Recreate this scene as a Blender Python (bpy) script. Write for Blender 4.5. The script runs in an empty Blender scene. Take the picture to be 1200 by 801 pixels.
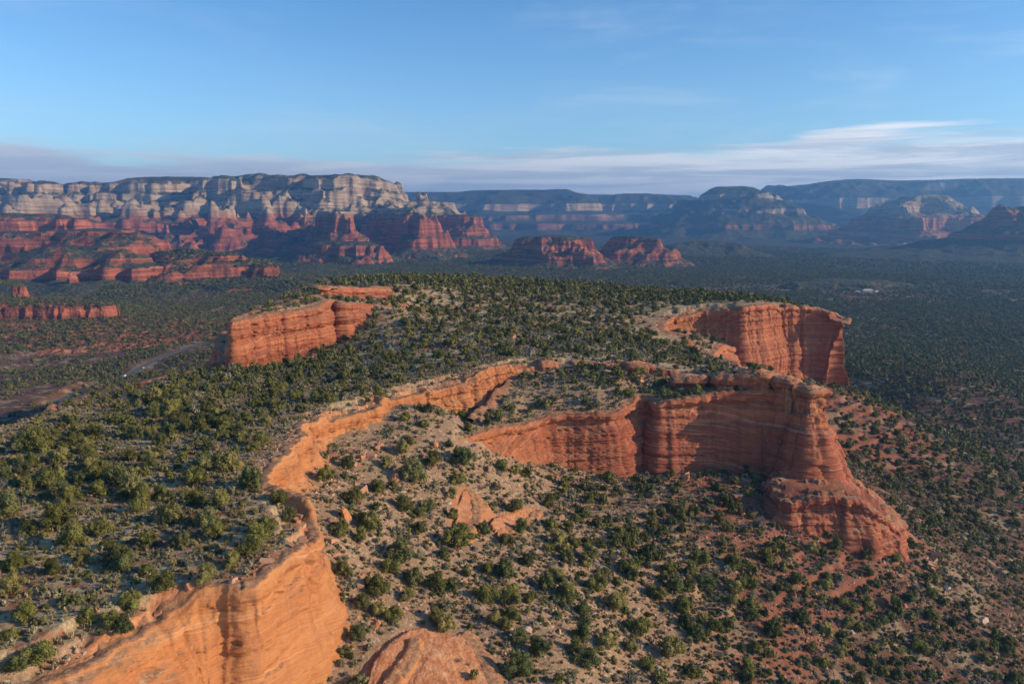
import bpy, math, random
import numpy as np
from mathutils import Matrix, Vector

random.seed(7)
RNG = np.random.default_rng(7)
R = math.radians
SC = bpy.context.scene
COL = SC.collection

# ------------------------------------------------------------------ camera
CAM_Z, PITCH, FPX = 60.0, R(9.04), 933.0
cam_data = bpy.data.cameras.new('camera')
cam_data.lens = 36.0 * FPX / 1200.0
cam_data.sensor_width = 36.0
cam_data.clip_start = 1.0
cam_data.clip_end = 80000.0
cam = bpy.data.objects.new('camera', cam_data)
COL.objects.link(cam)
cam.location = (0, 0, CAM_Z)
cam.rotation_euler = (R(90) - PITCH, 0, 0)
SC.camera = cam

# ------------------------------------------------------------------ sun, sky, exposure
SUN_AZ, SUN_EL = R(101.0), R(20.5)          # azimuth clockwise from +y (the view direction)
sun_data = bpy.data.lights.new('sun', 'SUN')
sun_data.energy = 5.0
sun_data.angle = R(0.6)
sun_data.color = (1.0, 0.77, 0.52)
sun = bpy.data.objects.new('sun', sun_data)
COL.objects.link(sun)
sdir = Vector((math.sin(SUN_AZ) * math.cos(SUN_EL), math.cos(SUN_AZ) * math.cos(SUN_EL), math.sin(SUN_EL)))
sun.rotation_euler = sdir.to_track_quat('Z', 'Y').to_euler()

SC.view_settings.view_transform = 'Standard'
SC.view_settings.look = 'None'
SC.view_settings.exposure = 0.22
SC.view_settings.gamma = 1.0
SC.view_settings.use_curve_mapping = False
SC.cycles.max_bounces = 5
SC.cycles.diffuse_bounces = 3
SC.cycles.transparent_max_bounces = 4
SC.cycles.volume_bounces = 0
SC.cycles.use_denoising = True

class NT:
    """small helper to write node trees"""
    def __init__(s, tree):
        s.t = tree
        tree.nodes.clear()
    def n(s, kind, **kw):
        nd = s.t.nodes.new(kind)
        for k, v in kw.items():
            if k.startswith('i_'):
                nd.inputs[k[2:].replace('_', ' ')].default_value = v
            else:
                setattr(nd, k, v)
        return nd
    def put(s, sock, v):
        if isinstance(v, bpy.types.NodeSocket):
            s.t.links.new(v, sock)
        elif isinstance(v, bpy.types.Node):
            s.t.links.new(v.outputs[0], sock)
        else:
            sock.default_value = v
    def math(s, op, a, b=0.0, c=0.0, clamp=False):
        nd = s.t.nodes.new('ShaderNodeMath'); nd.operation = op; nd.use_clamp = clamp
        s.put(nd.inputs[0], a); s.put(nd.inputs[1], b); s.put(nd.inputs[2], c)
        return nd.outputs[0]
    def vmath(s, op, a, b=(0, 0, 0)):
        nd = s.t.nodes.new('ShaderNodeVectorMath'); nd.operation = op
        s.put(nd.inputs[0], a); s.put(nd.inputs[1], b)
        return nd.outputs[0]
    def mix(s, f, a, b):
        nd = s.t.nodes.new('ShaderNodeMix'); nd.data_type = 'RGBA'; nd.clamp_factor = True
        s.put(nd.inputs['Factor'], f)
        s.put([i for i in nd.inputs if i.name == 'A' and i.type == 'RGBA'][0], a if not isinstance(a, tuple) else (*a, 1)[:4])
        s.put([i for i in nd.inputs if i.name == 'B' and i.type == 'RGBA'][0], b if not isinstance(b, tuple) else (*b, 1)[:4])
        return [o for o in nd.outputs if o.type == 'RGBA'][0]
    def ramp(s, f, pts, mode='LINEAR'):
        nd = s.t.nodes.new('ShaderNodeValToRGB'); cr = nd.color_ramp; cr.interpolation = mode
        while len(cr.elements) < len(pts): cr.elements.new(0.5)
        for e, (p, c) in zip(cr.elements, pts):
            e.position = p
            e.color = (c, c, c, 1) if not isinstance(c, tuple) else (*c, 1)[:4]
        s.put(nd.inputs[0], f)
        return nd.outputs[0]
    def noise(s, vec, scale, detail=4.0, rough=0.55, dist=0.0, kind=None):
        nd = s.t.nodes.new('ShaderNodeTexNoise')
        nd.inputs['Scale'].default_value = scale; nd.inputs['Detail'].default_value = detail
        nd.inputs['Roughness'].default_value = rough; nd.inputs['Distortion'].default_value = dist
        s.put(nd.inputs['Vector'], vec)
        return nd.outputs[0]
    def sep(s, v):
        nd = s.t.nodes.new('ShaderNodeSeparateXYZ'); s.put(nd.inputs[0], v)
        return nd.outputs
    def comb(s, x, y, z):
        nd = s.t.nodes.new('ShaderNodeCombineXYZ')
        s.put(nd.inputs[0], x); s.put(nd.inputs[1], y); s.put(nd.inputs[2], z)
        return nd.outputs[0]
    def attr(s, name):
        nd = s.t.nodes.new('ShaderNodeAttribute'); nd.attribute_name = name
        return nd.outputs['Fac']
    def smooth(s, x, a, b):
        nd = s.t.nodes.new('ShaderNodeMapRange'); nd.interpolation_type = 'SMOOTHSTEP'
        s.put(nd.inputs['Value'], x); nd.inputs['From Min'].default_value = a; nd.inputs['From Max'].default_value = b
        return nd.outputs[0]

world = bpy.data.worlds.new('World')
SC.world = world
world.use_nodes = True
w = NT(world.node_tree)
sky = w.n('ShaderNodeTexSky', sky_type='NISHITA', sun_disc=False, sun_elevation=SUN_EL, sun_rotation=SUN_AZ,
          altitude=1500.0, air_density=1.0, dust_density=0.6, ozone_density=3.0)
geo = w.n('ShaderNodeTexCoord')
dirv = geo.outputs['Generated']
dx, dy, dz = w.sep(dirv)[:3]
az = w.math('ARCTAN2', dx, dy)
el = w.math('ARCSINE', dz)
# low layered cloud bank, long flat streaks; noise laid out on the sky's own azimuth and elevation
cv = w.comb(w.math('MULTIPLY', az, 5.0), w.math('MULTIPLY', el, 62.0), 1.7)
n1 = w.noise(cv, 1.0, 5.0, 0.5, 0.4)
cv2 = w.comb(w.math('MULTIPLY', az, 2.2), w.math('MULTIPLY', el, 16.0), 8.2)
n2 = w.noise(cv2, 1.0, 3.0, 0.5)
# top of the bank: about 3.6 degrees up, ragged
edge = w.math('ADD', 0.075, w.math('ADD', w.math('MULTIPLY', w.math('SUBTRACT', n2, 0.5), 0.05), w.math('MULTIPLY', w.smooth(az, -0.2, 0.6), 0.014)))
above = w.math('SUBTRACT', edge, el)
bank = w.smooth(w.math('ADD', above, w.math('MULTIPLY', w.math('SUBTRACT', n1, 0.5), 0.085)), -0.008, 0.016)
wisps = w.math('MULTIPLY', w.smooth(n1, 0.60, 0.78), w.math('MULTIPLY', w.smooth(el, 0.02, 0.05), w.math('SUBTRACT', 1.0, w.smooth(el, 0.09, 0.17))))
veil = w.noise(w.comb(w.math('MULTIPLY', az, 3.0), w.math('MULTIPLY', el, 14.0), 4.0), 1.0, 5.0, 0.6, 0.5)
veilf = w.math('MULTIPLY', w.smooth(veil, 0.45, 0.8), 0.22)
cloudf = w.math('MAXIMUM', w.math('MAXIMUM', w.math('MULTIPLY', bank, 0.95), w.math('MULTIPLY', wisps, 0.18)), veilf)
shade = w.smooth(w.noise(w.comb(w.math('MULTIPLY', az, 4.0), w.math('MULTIPLY', el, 75.0), 3.3), 1.0, 5.0, 0.6, 0.5), 0.40, 0.60)
ccol = w.mix(w.math('MULTIPLY', shade, w.math('ADD', 0.35, w.math('MULTIPLY', 0.65, w.smooth(az, -0.35, 0.5)))), (5.0, 5.5, 6.2), (8.8, 8.7, 8.5))
skyt = w.vmath('MULTIPLY', sky.outputs[0], w.mix(w.smooth(el, 0.0, 0.45), (1.22, 1.38, 1.36), (0.50, 0.98, 1.27)))
skycol = w.mix(cloudf, skyt, ccol)
bg = w.n('ShaderNodeBackground'); w.put(bg.inputs[0], skycol); bg.inputs[1].default_value = 0.122
wo = w.n('ShaderNodeOutputWorld'); w.put(wo.inputs[0], bg)

# ------------------------------------------------------------------ helpers
def W(u, v, z):
    """world point at height z seen at photo pixel (u, v): used once to survey the place"""
    cx, cy = (u - 600) / FPX, -(v - 400.5) / FPX
    d = np.array([cx, math.cos(PITCH) + cy * math.sin(PITCH), -math.sin(PITCH) + cy * math.cos(PITCH)])
    t = (z - CAM_Z) / d[2]
    return d[0] * t, d[1] * t
def WD(u, y):
    return (u - 600) / FPX * y          # x at forward distance y (far things)
def project(x, y, z):
    zz = z - CAM_Z
    f = y * math.cos(PITCH) - zz * math.sin(PITCH)
    up = y * math.sin(PITCH) + zz * math.cos(PITCH)
    return 600 + FPX * x / f, 400.5 - FPX * up / f, f

def _hash(ix, iy, seed):
    h = (ix.astype(np.int64) * 374761393 + iy.astype(np.int64) * 668265263 + seed * 1442695041) & 0xFFFFFFFF
    h = ((h ^ (h >> 13)) * 1274126177) & 0xFFFFFFFF
    h = (h ^ (h >> 16)) & 0xFFFFFF
    return h.astype(np.float32) / np.float32(0xFFFFFF)
def vn(x, y, seed=0):
    x = np.asarray(x, np.float64); y = np.asarray(y, np.float64)
    ix = np.floor(x); iy = np.floor(y)
    fx = (x - ix).astype(np.float32); fy = (y - iy).astype(np.float32)
    fx = fx * fx * fx * (fx * (fx * 6 - 15) + 10); fy = fy * fy * fy * (fy * (fy * 6 - 15) + 10)
    a = _hash(ix, iy, seed); b = _hash(ix + 1, iy, seed); c = _hash(ix, iy + 1, seed); d = _hash(ix + 1, iy + 1, seed)
    return (a + (b - a) * fx) * (1 - fy) + (c + (d - c) * fx) * fy
def fbm(x, y, wl, octv=4, seed=0, gain=0.5):
    """roughly -1..1"""
    s = 0; a = 1.0; t = 0; f = 1.0 / wl
    c, sn = math.cos(0.6), math.sin(0.6)
    for k in range(octv):
        s = s + a * (vn(x * f, y * f, seed + k * 17) - 0.5); t += a * 0.5
        x, y = c * x - sn * y, sn * x + c * y
        a *= gain; f *= 2.03
    return s / t
def ridged(x, y, wl, octv=4, seed=0):
    s = 0; a = 1.0; t = 0; f = 1.0 / wl
    c, sn = math.cos(0.7), math.sin(0.7)
    for k in range(octv):
        s = s + a * (1 - np.abs(2 * vn(x * f, y * f, seed + k * 13) - 1)); t += a
        x, y = c * x - sn * y, sn * x + c * y
        a *= 0.5; f *= 2.1
    return s / t
def sstep(x, a, b):
    t = np.clip((x - a) / (b - a), 0, 1)
    return t * t * (3 - 2 * t)

def make_mesh(name, co, quads, mat, smooth=True, attrs=None, parent=None, link=True):
    me = bpy.data.meshes.new(name)
    co = np.ascontiguousarray(co, np.float32); quads = np.ascontiguousarray(quads, np.int32)
    k = quads.shape[1]
    me.vertices.add(len(co)); me.vertices.foreach_set('co', co.ravel())
    me.loops.add(quads.size); me.loops.foreach_set('vertex_index', quads.ravel())
    me.polygons.add(len(quads)); me.polygons.foreach_set('loop_start', np.arange(0, quads.size, k, dtype=np.int32))
    me.polygons.foreach_set('loop_total', np.full(len(quads), k, np.int32))
    me.update(calc_edges=True)
    me.polygons.foreach_set('use_smooth', np.full(len(quads), bool(smooth)))
    for an, av in (attrs or {}).items():
        at = me.attributes.new(an, 'FLOAT', 'POINT')
        at.data.foreach_set('value', np.ascontiguousarray(av, np.float32).ravel())
    if mat: me.materials.append(mat)
    ob = bpy.data.objects.new(name, me)
    if link: COL.objects.link(ob)
    if parent: ob.parent = parent
    return ob
def grid_quads(nr, nc, keep=None):
    i = np.arange(nr - 1)[:, None] * nc + np.arange(nc - 1)[None, :]
    q = np.stack([i, i + 1, i + nc + 1, i + nc], -1)
    if keep is not None: q = q[keep]
    return q.reshape(-1, 4)

def poly_sd(px, py, poly):
    """signed distance, positive inside"""
    px = np.asarray(px, np.float32); py = np.asarray(py, np.float32)
    best = np.full(px.shape, 1e18, np.float32); ins = np.zeros(px.shape, bool)
    n = len(poly)
    for i in range(n):
        ax, ay = poly[i]; bx, by = poly[(i + 1) % n]
        ex, ey = bx - ax, by - ay
        L = ex * ex + ey * ey
        if L < 1e-9: continue
        t = np.clip(((px - ax) * ex + (py - ay) * ey) / L, 0, 1)
        d2 = (px - ax - t * ex) ** 2 + (py - ay - t * ey) ** 2
        np.minimum(best, d2, out=best)
        if ay != by:
            ins ^= ((ay > py) != (by > py)) & (px < (py - ay) * ex / ey + ax)
    d = np.sqrt(best)
    return np.where(ins, d, -d)

def tag(o, label=None, cat=None, group=None, kind=None):
    if label: o['label'] = label
    if cat: o['category'] = cat
    if group: o['group'] = group
    if kind: o['kind'] = kind
    return o

# ------------------------------------------------------------------ haze: one box of even air
def build_haze():
    x0, x1, y0, y1, z0, z1 = -16000, 16000, -400, 16500, -420, 640
    co = [(x, y, z) for x in (x0, x1) for y in (y0, y1) for z in (z0, z1)]
    q = [(0, 1, 3, 2), (4, 6, 7, 5), (0, 4, 5, 1), (2, 3, 7, 6), (0, 2, 6, 4), (1, 5, 7, 3)]
    m = bpy.data.materials.new('haze_air'); m.use_nodes = True
    t = NT(m.node_tree)
    pv = t.n('ShaderNodeVolumePrincipled')
    pv.inputs['Color'].default_value = (0.24, 0.55, 1.0, 1)
    pv.inputs['Density'].default_value = HAZE_DENSITY
    pv.inputs['Anisotropy'].default_value = 0.45
    o = t.n('ShaderNodeOutputMaterial'); t.put(o.inputs['Volume'], pv)
    m.cycles.homogeneous_volume = True
    ob = make_mesh('haze', np.array(co), np.array(q), m, smooth=False)
    tag(ob, 'thin blue haze filling the air over the valley', 'haze', kind='stuff')
HAZE_DENSITY = 8.8e-5
# ------------------------------------------------------------------ materials of the land
BAND = 0.0
def rock_colour(t, P, far=False):
    """layered sandstone: bedding by height, streaks of desert varnish down the faces"""
    x, y, z = t.sep(P)[:3]
    wob = t.noise(P, 0.02 if not far else 0.004, 2.0)
    zz = t.math('ADD', z, t.math('MULTIPLY', wob, 3.0 if not far else 14.0))
    return x, y, z, zz

def mat_cliff():
    m = bpy.data.materials.new('sandstone_cliff'); m.use_nodes = True
    t = NT(m.node_tree)
    P = t.n('ShaderNodeNewGeometry').outputs['Position']
    x, y, z, zz = rock_colour(t, P)
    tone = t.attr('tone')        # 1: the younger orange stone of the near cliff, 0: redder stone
    # the orange stone is cross-bedded: its layers dip
    dip = t.math('MULTIPLY', tone, t.math('ADD', t.math('MULTIPLY', y, 0.20), t.math('MULTIPLY', t.noise(P, 0.035, 2.0), 9.0)))
    zb = t.math('ADD', zz, dip)
    fine = t.noise(t.comb(t.math('MULTIPLY', x, 0.012), t.math('MULTIPLY', y, 0.012), t.math('MULTIPLY', zb, 1.25)), 1.0, 5.0, 0.7)
    thin = t.noise(t.comb(t.math('MULTIPLY', x, 0.02), t.math('MULTIPLY', y, 0.02), t.math('MULTIPLY', zb, 3.4)), 1.0, 3.0, 0.6)
    broad = t.noise(t.comb(t.math('MULTIPLY', x, 0.003), t.math('MULTIPLY', y, 0.003), t.math('MULTIPLY', zz, 0.16)), 1.0, 3.0, 0.6)
    mott = t.noise(P, 0.25, 5.0, 0.6)
    streak = t.noise(t.comb(t.math('MULTIPLY', x, 0.32), t.math('MULTIPLY', y, 0.32), t.math('MULTIPLY', z, 0.025)), 1.0, 4.0, 0.6)
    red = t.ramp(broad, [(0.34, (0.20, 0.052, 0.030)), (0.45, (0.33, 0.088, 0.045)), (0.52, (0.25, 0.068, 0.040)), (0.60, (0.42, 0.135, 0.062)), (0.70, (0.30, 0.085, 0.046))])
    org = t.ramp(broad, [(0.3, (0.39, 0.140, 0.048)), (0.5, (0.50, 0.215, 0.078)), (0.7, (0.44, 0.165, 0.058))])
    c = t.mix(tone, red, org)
    c = t.mix(t.math('MULTIPLY', t.smooth(fine, 0.56, 0.68), 0.45), c, (0.66, 0.36, 0.20))
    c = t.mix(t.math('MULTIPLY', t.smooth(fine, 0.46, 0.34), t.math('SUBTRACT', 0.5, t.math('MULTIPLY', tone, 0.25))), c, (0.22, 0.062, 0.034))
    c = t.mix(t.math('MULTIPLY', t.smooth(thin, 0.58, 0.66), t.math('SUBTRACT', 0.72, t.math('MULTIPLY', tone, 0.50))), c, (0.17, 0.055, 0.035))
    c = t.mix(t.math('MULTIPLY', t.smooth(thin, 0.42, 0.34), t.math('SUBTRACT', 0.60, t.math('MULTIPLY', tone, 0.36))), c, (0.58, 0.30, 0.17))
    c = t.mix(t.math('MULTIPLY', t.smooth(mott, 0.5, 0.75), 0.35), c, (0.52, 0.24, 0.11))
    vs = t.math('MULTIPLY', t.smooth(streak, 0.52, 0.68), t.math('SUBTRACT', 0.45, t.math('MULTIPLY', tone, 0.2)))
    c = t.mix(vs, c, (0.15, 0.06, 0.042))
    bsdf = t.n('ShaderNodeBsdfPrincipled'); bsdf.inputs['Roughness'].default_value = 0.9
    bsdf.inputs['Specular IOR Level'].default_value = 0.2
    # ledges on top of the rock carry grit and dry grass
    nz = t.sep(t.n('ShaderNodeNewGeometry').outputs['Normal'])[2]
    flat = t.math('MULTIPLY', t.smooth(t.math('ADD', nz, t.math('MULTIPLY', t.math('SUBTRACT', mott, 0.5), 0.6)), 0.74, 0.88), 1.0)
    grit = t.noise(P, 0.9, 4.0, 0.7)
    gcol = t.ramp(grit, [(0.35, (0.17, 0.085, 0.045)), (0.5, (0.34, 0.18, 0.095)), (0.65, (0.44, 0.30, 0.165))])
    c = t.mix(t.math('MULTIPLY', flat, 0.8), c, gcol)
    t.put(bsdf.inputs['Base Color'], c)
    b1 = t.noise(t.comb(t.math('MULTIPLY', x, 0.05), t.math('MULTIPLY', y, 0.05), t.math('MULTIPLY', zb, 2.2)), 1.0, 5.0, 0.7)
    b2 = t.noise(P, 1.3, 5.0, 0.65)
    hgt = t.math('ADD', t.math('MULTIPLY', b1, 0.55), t.math('MULTIPLY', b2, 0.5))
    bp = t.n('ShaderNodeBump'); bp.inputs['Strength'].default_value = 0.7; bp.inputs['Distance'].default_value = 0.9
    t.put(bp.inputs['Height'], hgt); t.put(bsdf.inputs['Normal'], bp)
    o = t.n('ShaderNodeOutputMaterial'); t.put(o.inputs[0], bsdf)
    return m

def mat_ground():
    m = bpy.data.materials.new('desert_ground'); m.use_nodes = True
    t = NT(m.node_tree)
    P = t.n('ShaderNodeNewGeometry').outputs['Position']
    x, y, z = t.sep(P)[:3]
    n1 = t.noise(P, 0.07, 5.0, 0.6); n2 = t.noise(P, 0.45, 5.0, 0.7); n3 = t.noise(P, 2.6, 4.0, 0.7)
    rock = t.attr('rock'); talus = t.attr('talus'); plain = t.attr('plain'); wash = t.attr('wash'); redz = t.attr('red')
    soil = t.ramp(n2, [(0.32, (0.21, 0.066, 0.034)), (0.5, (0.30, 0.115, 0.06)), (0.68, (0.36, 0.19, 0.105))])
    soil = t.mix(redz, soil, t.ramp(n2, [(0.32, (0.15, 0.040, 0.022)), (0.5, (0.23, 0.068, 0.036)), (0.68, (0.29, 0.11, 0.06))]))
    grass = t.ramp(n3, [(0.3, (0.27, 0.20, 0.10)), (0.5, (0.48, 0.37, 0.20)), (0.7, (0.60, 0.49, 0.29))])
    greyb = t.ramp(n3, [(0.3, (0.13, 0.115, 0.066)), (0.7, (0.34, 0.295, 0.18))])
    top = t.mix(t.smooth(t.math('ADD', t.math('MULTIPLY', n1, 0.5), t.math('MULTIPLY', n2, 0.5)), 0.40, 0.54), soil, grass)
    top = t.mix(t.math('MULTIPLY', t.smooth(t.noise(P, 0.9, 5.0, 0.7), 0.5, 0.6), 0.75), top, greyb)
    # broken stones: voronoi cells
    vor = t.n('ShaderNodeTexVoronoi', feature='F1'); vor.inputs['Scale'].default_value = 1.3; t.put(vor.inputs['Vector'], P)
    stone = t.ramp(t.sep(vor.outputs['Color'])[0], [(0.0, (0.22, 0.10, 0.055)), (0.4, (0.33, 0.18, 0.10)), (0.75, (0.43, 0.27, 0.165)), (1.0, (0.54, 0.41, 0.29))])
    stone = t.mix(t.math('MULTIPLY', redz, 0.75), stone, soil)
    rubble = t.mix(t.smooth(n2, 0.42, 0.58), t.mix(0.6, soil, t.mix(0.5, greyb, grass)), stone)
    rubble = t.mix(t.math('MULTIPLY', t.smooth(n3, 0.5, 0.62), 0.6), rubble, greyb)
    c = t.mix(talus, top, rubble)
    duff = t.ramp(n2, [(0.3, (0.050, 0.036, 0.022)), (0.5, (0.12, 0.062, 0.036)), (0.65, (0.23, 0.115, 0.066))])
    tan = t.mix(t.smooth(n1, 0.5, 0.62), duff, t.ramp(n3, [(0.3, (0.21, 0.14, 0.08)), (0.7, (0.34, 0.25, 0.15))]))
    # far plain: woodland too small to build one by one reads as dark speckle
    vf = t.n('ShaderNodeTexVoronoi', feature='F1'); vf.inputs['Scale'].default_value = 0.13; t.put(vf.inputs['Vector'], P)
    far = t.attr('farveg')
    dots = t.smooth(vf.outputs['Distance'], 0.62, 0.42)
    tan = t.mix(t.math('MULTIPLY', far, 0.72), tan, (0.045, 0.052, 0.026))
    tan = t.mix(t.math('MULTIPLY', far, dots), tan, (0.030, 0.040, 0.020))
    c = t.mix(plain, c, tan)
    slab = t.ramp(t.noise(P, 0.35, 5.0, 0.7, 0.6), [(0.3, (0.34, 0.125, 0.055)), (0.5, (0.52, 0.225, 0.10)), (0.7, (0.60, 0.34, 0.19))])
    slab = t.mix(redz, slab, t.mix(n3, (0.19, 0.058, 0.034), (0.30, 0.105, 0.06)))
    c = t.mix(t.math('MULTIPLY', rock, t.smooth(t.math('ADD', n2, t.math('MULTIPLY', rock, 0.35)), 0.55, 0.68)), c, slab)
    wc = t.ramp(n3, [(0.3, (0.20, 0.14, 0.085)), (0.7, (0.30, 0.22, 0.14))])
    c = t.mix(wash, c, wc)
    bsdf = t.n('ShaderNodeBsdfPrincipled'); bsdf.inputs['Roughness'].default_value = 0.95
    bsdf.inputs['Specular IOR Level'].default_value = 0.15
    t.put(bsdf.inputs['Base Color'], c)
    hgt = t.math('ADD', t.math('MULTIPLY', n2, 0.9), t.math('ADD', t.math('MULTIPLY', n3, 0.35), t.math('MULTIPLY', vor.outputs['Distance'], -0.35)))
    bp = t.n('ShaderNodeBump'); bp.inputs['Strength'].default_value = 0.7; bp.inputs['Distance'].default_value = 0.6
    t.put(bp.inputs['Height'], hgt); t.put(bsdf.inputs['Normal'], bp)
    o = t.n('ShaderNodeOutputMaterial'); t.put(o.inputs[0], bsdf)
    return m

def mat_far(name, zwhite, wblend=25.0, veg=1.0, red=(0.36, 0.115, 0.062), v0=.70):
    """far ranges: red beds below, cream sandstone above zwhite, woodland on every slope gentle enough"""
    m = bpy.data.materials.new(name); m.use_nodes = True
    t = NT(m.node_tree)
    g = t.n('ShaderNodeNewGeometry')
    P = g.outputs['Position']
    x, y, z, zz = rock_colour(t, P, True)
    fine = t.noise(t.comb(t.math('MULTIPLY', x, 0.004), t.math('MULTIPLY', y, 0.004), t.math('MULTIPLY', zz, 0.11)), 1.0, 4.0, 0.6)
    n1 = t.noise(P, 0.012, 4.0, 0.6); n2 = t.noise(P, 0.05, 5.0, 0.7); n3 = t.noise(P, 0.12, 3.0, 0.7)
    cr = t.mix(t.smooth(fine, 0.4, 0.62), tuple(c * 0.62 for c in red), tuple(min(1, c * 1.22) for c in red))
    cr = t.mix(t.math('MULTIPLY', t.smooth(fine, 0.60, 0.7), 0.5), cr, (0.50, 0.26, 0.16))
    cw = t.mix(t.smooth(fine, 0.38, 0.62), (0.30, 0.21, 0.13), (0.50, 0.39, 0.26))
    wh = t.smooth(t.math('ADD', z, t.math('MULTIPLY', t.math('SUBTRACT', n1, 0.5), 70.0)), zwhite - wblend, zwhite + wblend)
    c = t.mix(wh, cr, cw)
    streak = t.noise(t.comb(t.math('MULTIPLY', x, 0.03), t.math('MULTIPLY', y, 0.03), t.math('MULTIPLY', z, 0.004)), 1.0, 4.0, 0.6)
    c = t.mix(t.math('MULTIPLY', t.smooth(streak, 0.5, 0.66), 0.4), c, (0.19, 0.10, 0.075))
    nz = t.sep(g.outputs['True Normal'])[2]
    vg = t.smooth(t.math('ADD', nz, t.math('MULTIPLY', t.math('SUBTRACT', n2, 0.5), 0.55)), v0, v0 + .16)
    vcol = t.ramp(n3, [(0.35, (0.030, 0.040, 0.018)), (0.5, (0.060, 0.066, 0.032)), (0.68, (0.19, 0.145, 0.085))])
    c = t.mix(t.math('MULTIPLY', vg, veg), c, vcol)
    bsdf = t.n('ShaderNodeBsdfPrincipled'); bsdf.inputs['Roughness'].default_value = 0.95
    bsdf.inputs['Specular IOR Level'].default_value = 0.1
    t.put(bsdf.inputs['Base Color'], c)
    hgt = t.math('ADD', t.math('MULTIPLY', fine, 0.6), t.math('ADD', n2, t.math('MULTIPLY', n3, 0.5)))
    bp = t.n('ShaderNodeBump'); bp.inputs['Strength'].default_value = 0.8; bp.inputs['Distance'].default_value = 9.0
    t.put(bp.inputs['Height'], hgt); t.put(bsdf.inputs['Normal'], bp)
    o = t.n('ShaderNodeOutputMaterial'); t.put(o.inputs[0], bsdf)
    return m

# ------------------------------------------------------------------ survey of the mesa
def tps(points):
    """thin-plate surface through surveyed heights, returned as a function"""
    p = np.array([(x, y) for x, y, z in points]) / 100.0; zv = np.array([z for *_, z in points])
    n = len(p)
    def U(r2): return 0.5 * r2 * np.log(r2 + 1e-9)
    K = U(((p[:, None] - p[None]) ** 2).sum(-1)) + np.eye(n) * 0.02
    Pm = np.c_[np.ones(n), p]
    A = np.block([[K, Pm], [Pm.T, np.zeros((3, 3))]])
    sol = np.linalg.solve(A, np.r_[zv, 0, 0, 0])
    def f(x, y):
        q = np.stack([x, y], -1) / 100.0
        s = sol[n] + sol[n + 1] * q[..., 0] + sol[n + 2] * q[..., 1]
        for i in range(n):
            s = s + sol[i] * U((q[..., 0] - p[i, 0]) ** 2 + (q[..., 1] - p[i, 1]) ** 2)
        return s
    return f
class Raster:
    def __init__(s, f, x0, x1, y0, y1, st):
        s.x0, s.y0, s.st = x0, y0, st
        xs = np.arange(x0, x1 + st, st); ys = np.arange(y0, y1 + st, st)
        X, Y = np.meshgrid(xs, ys)
        s.a = f(X, Y).astype(np.float32)
    def __call__(s, x, y):
        fx = np.clip((x - s.x0) / s.st, 0, s.a.shape[1] - 1.001); fy = np.clip((y - s.y0) / s.st, 0, s.a.shape[0] - 1.001)
        ix = fx.astype(int); iy = fy.astype(int); fx = fx - ix; fy = fy - iy
        a = s.a
        return (a[iy, ix] * (1 - fx) + a[iy, ix + 1] * fx) * (1 - fy) + (a[iy + 1, ix] * (1 - fx) + a[iy + 1, ix + 1] * fx) * fy
def PZ(lst):
    return [(*W(u, v, z), z) for u, v, z in lst]

top_pts = PZ([(0, 800, 0), (200, 650, 0), (0, 600, 0), (0, 500, -2), (300, 560, 0), (350, 500, 0), (420, 470, 0), (550, 430, 0), (650, 418, 0), (430, 346, 16.5), (480, 350, 10), (458, 339, 16.5), (470, 332, 17), (400, 362, 5),
    (300, 425, -9), (200, 440, -7), (100, 465, -5), (340, 414, -8), (400, 396, -4), (450, 376, -1), (330, 450, -3), (200, 520, -1),
    (500, 400, 0), (600, 380, 1), (500, 362, 5), (560, 341, 9), (640, 339, 8), (700, 341, 5), (780, 344, 2), (850, 347, 0), (930, 356, 0),
    (760, 400, -6), (800, 396, -10), (825, 410, -9), (700, 405, -2), (727, 428, -2), (800, 436, -4), (862, 437, -4), (905, 442, -4), (835, 418, -7),
    (825, 363, 2), (874, 360.5, 4), (772, 377, -3), (937, 360, 2), (975, 366, -1.5), (1000, 378, -6)]) + [(-400, 0, -4), (-100, 20, 0), (250, 700, -6), (0, 760, 0)]
mid_pts = PZ([(530, 515, -13), (560, 507, -13.5), (600, 497, -14), (560, 452, -4), (545, 462, -6), (500, 480, -8.5), (510, 500, -11)] +
    [(u, v, z) for u in (600, 650, 700, 740) for v, z in ((437, -3), (450, -5), (462, -8), (475, -11), (488, -14))] + [(745, 484, -14.5), (757, 478, -14),
    (767, 467, -8), (800, 465, -7.5), (862, 460, -7), (905, 455, -6), (940, 455, -6), (971, 466, -8), (830, 450, -6), (880, 450, -5),
    (840, 400, -16), (870, 408, -24), (900, 418, -27), (820, 395, -12), (845, 418, -18)]) + [(118, 312, -12), (100, 345, -16), (95, 400, -18), (190, 488, -27), (205, 460, -27), (225, 480, -30), (215, 560, -30), (-20, 240, -9)]
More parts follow.
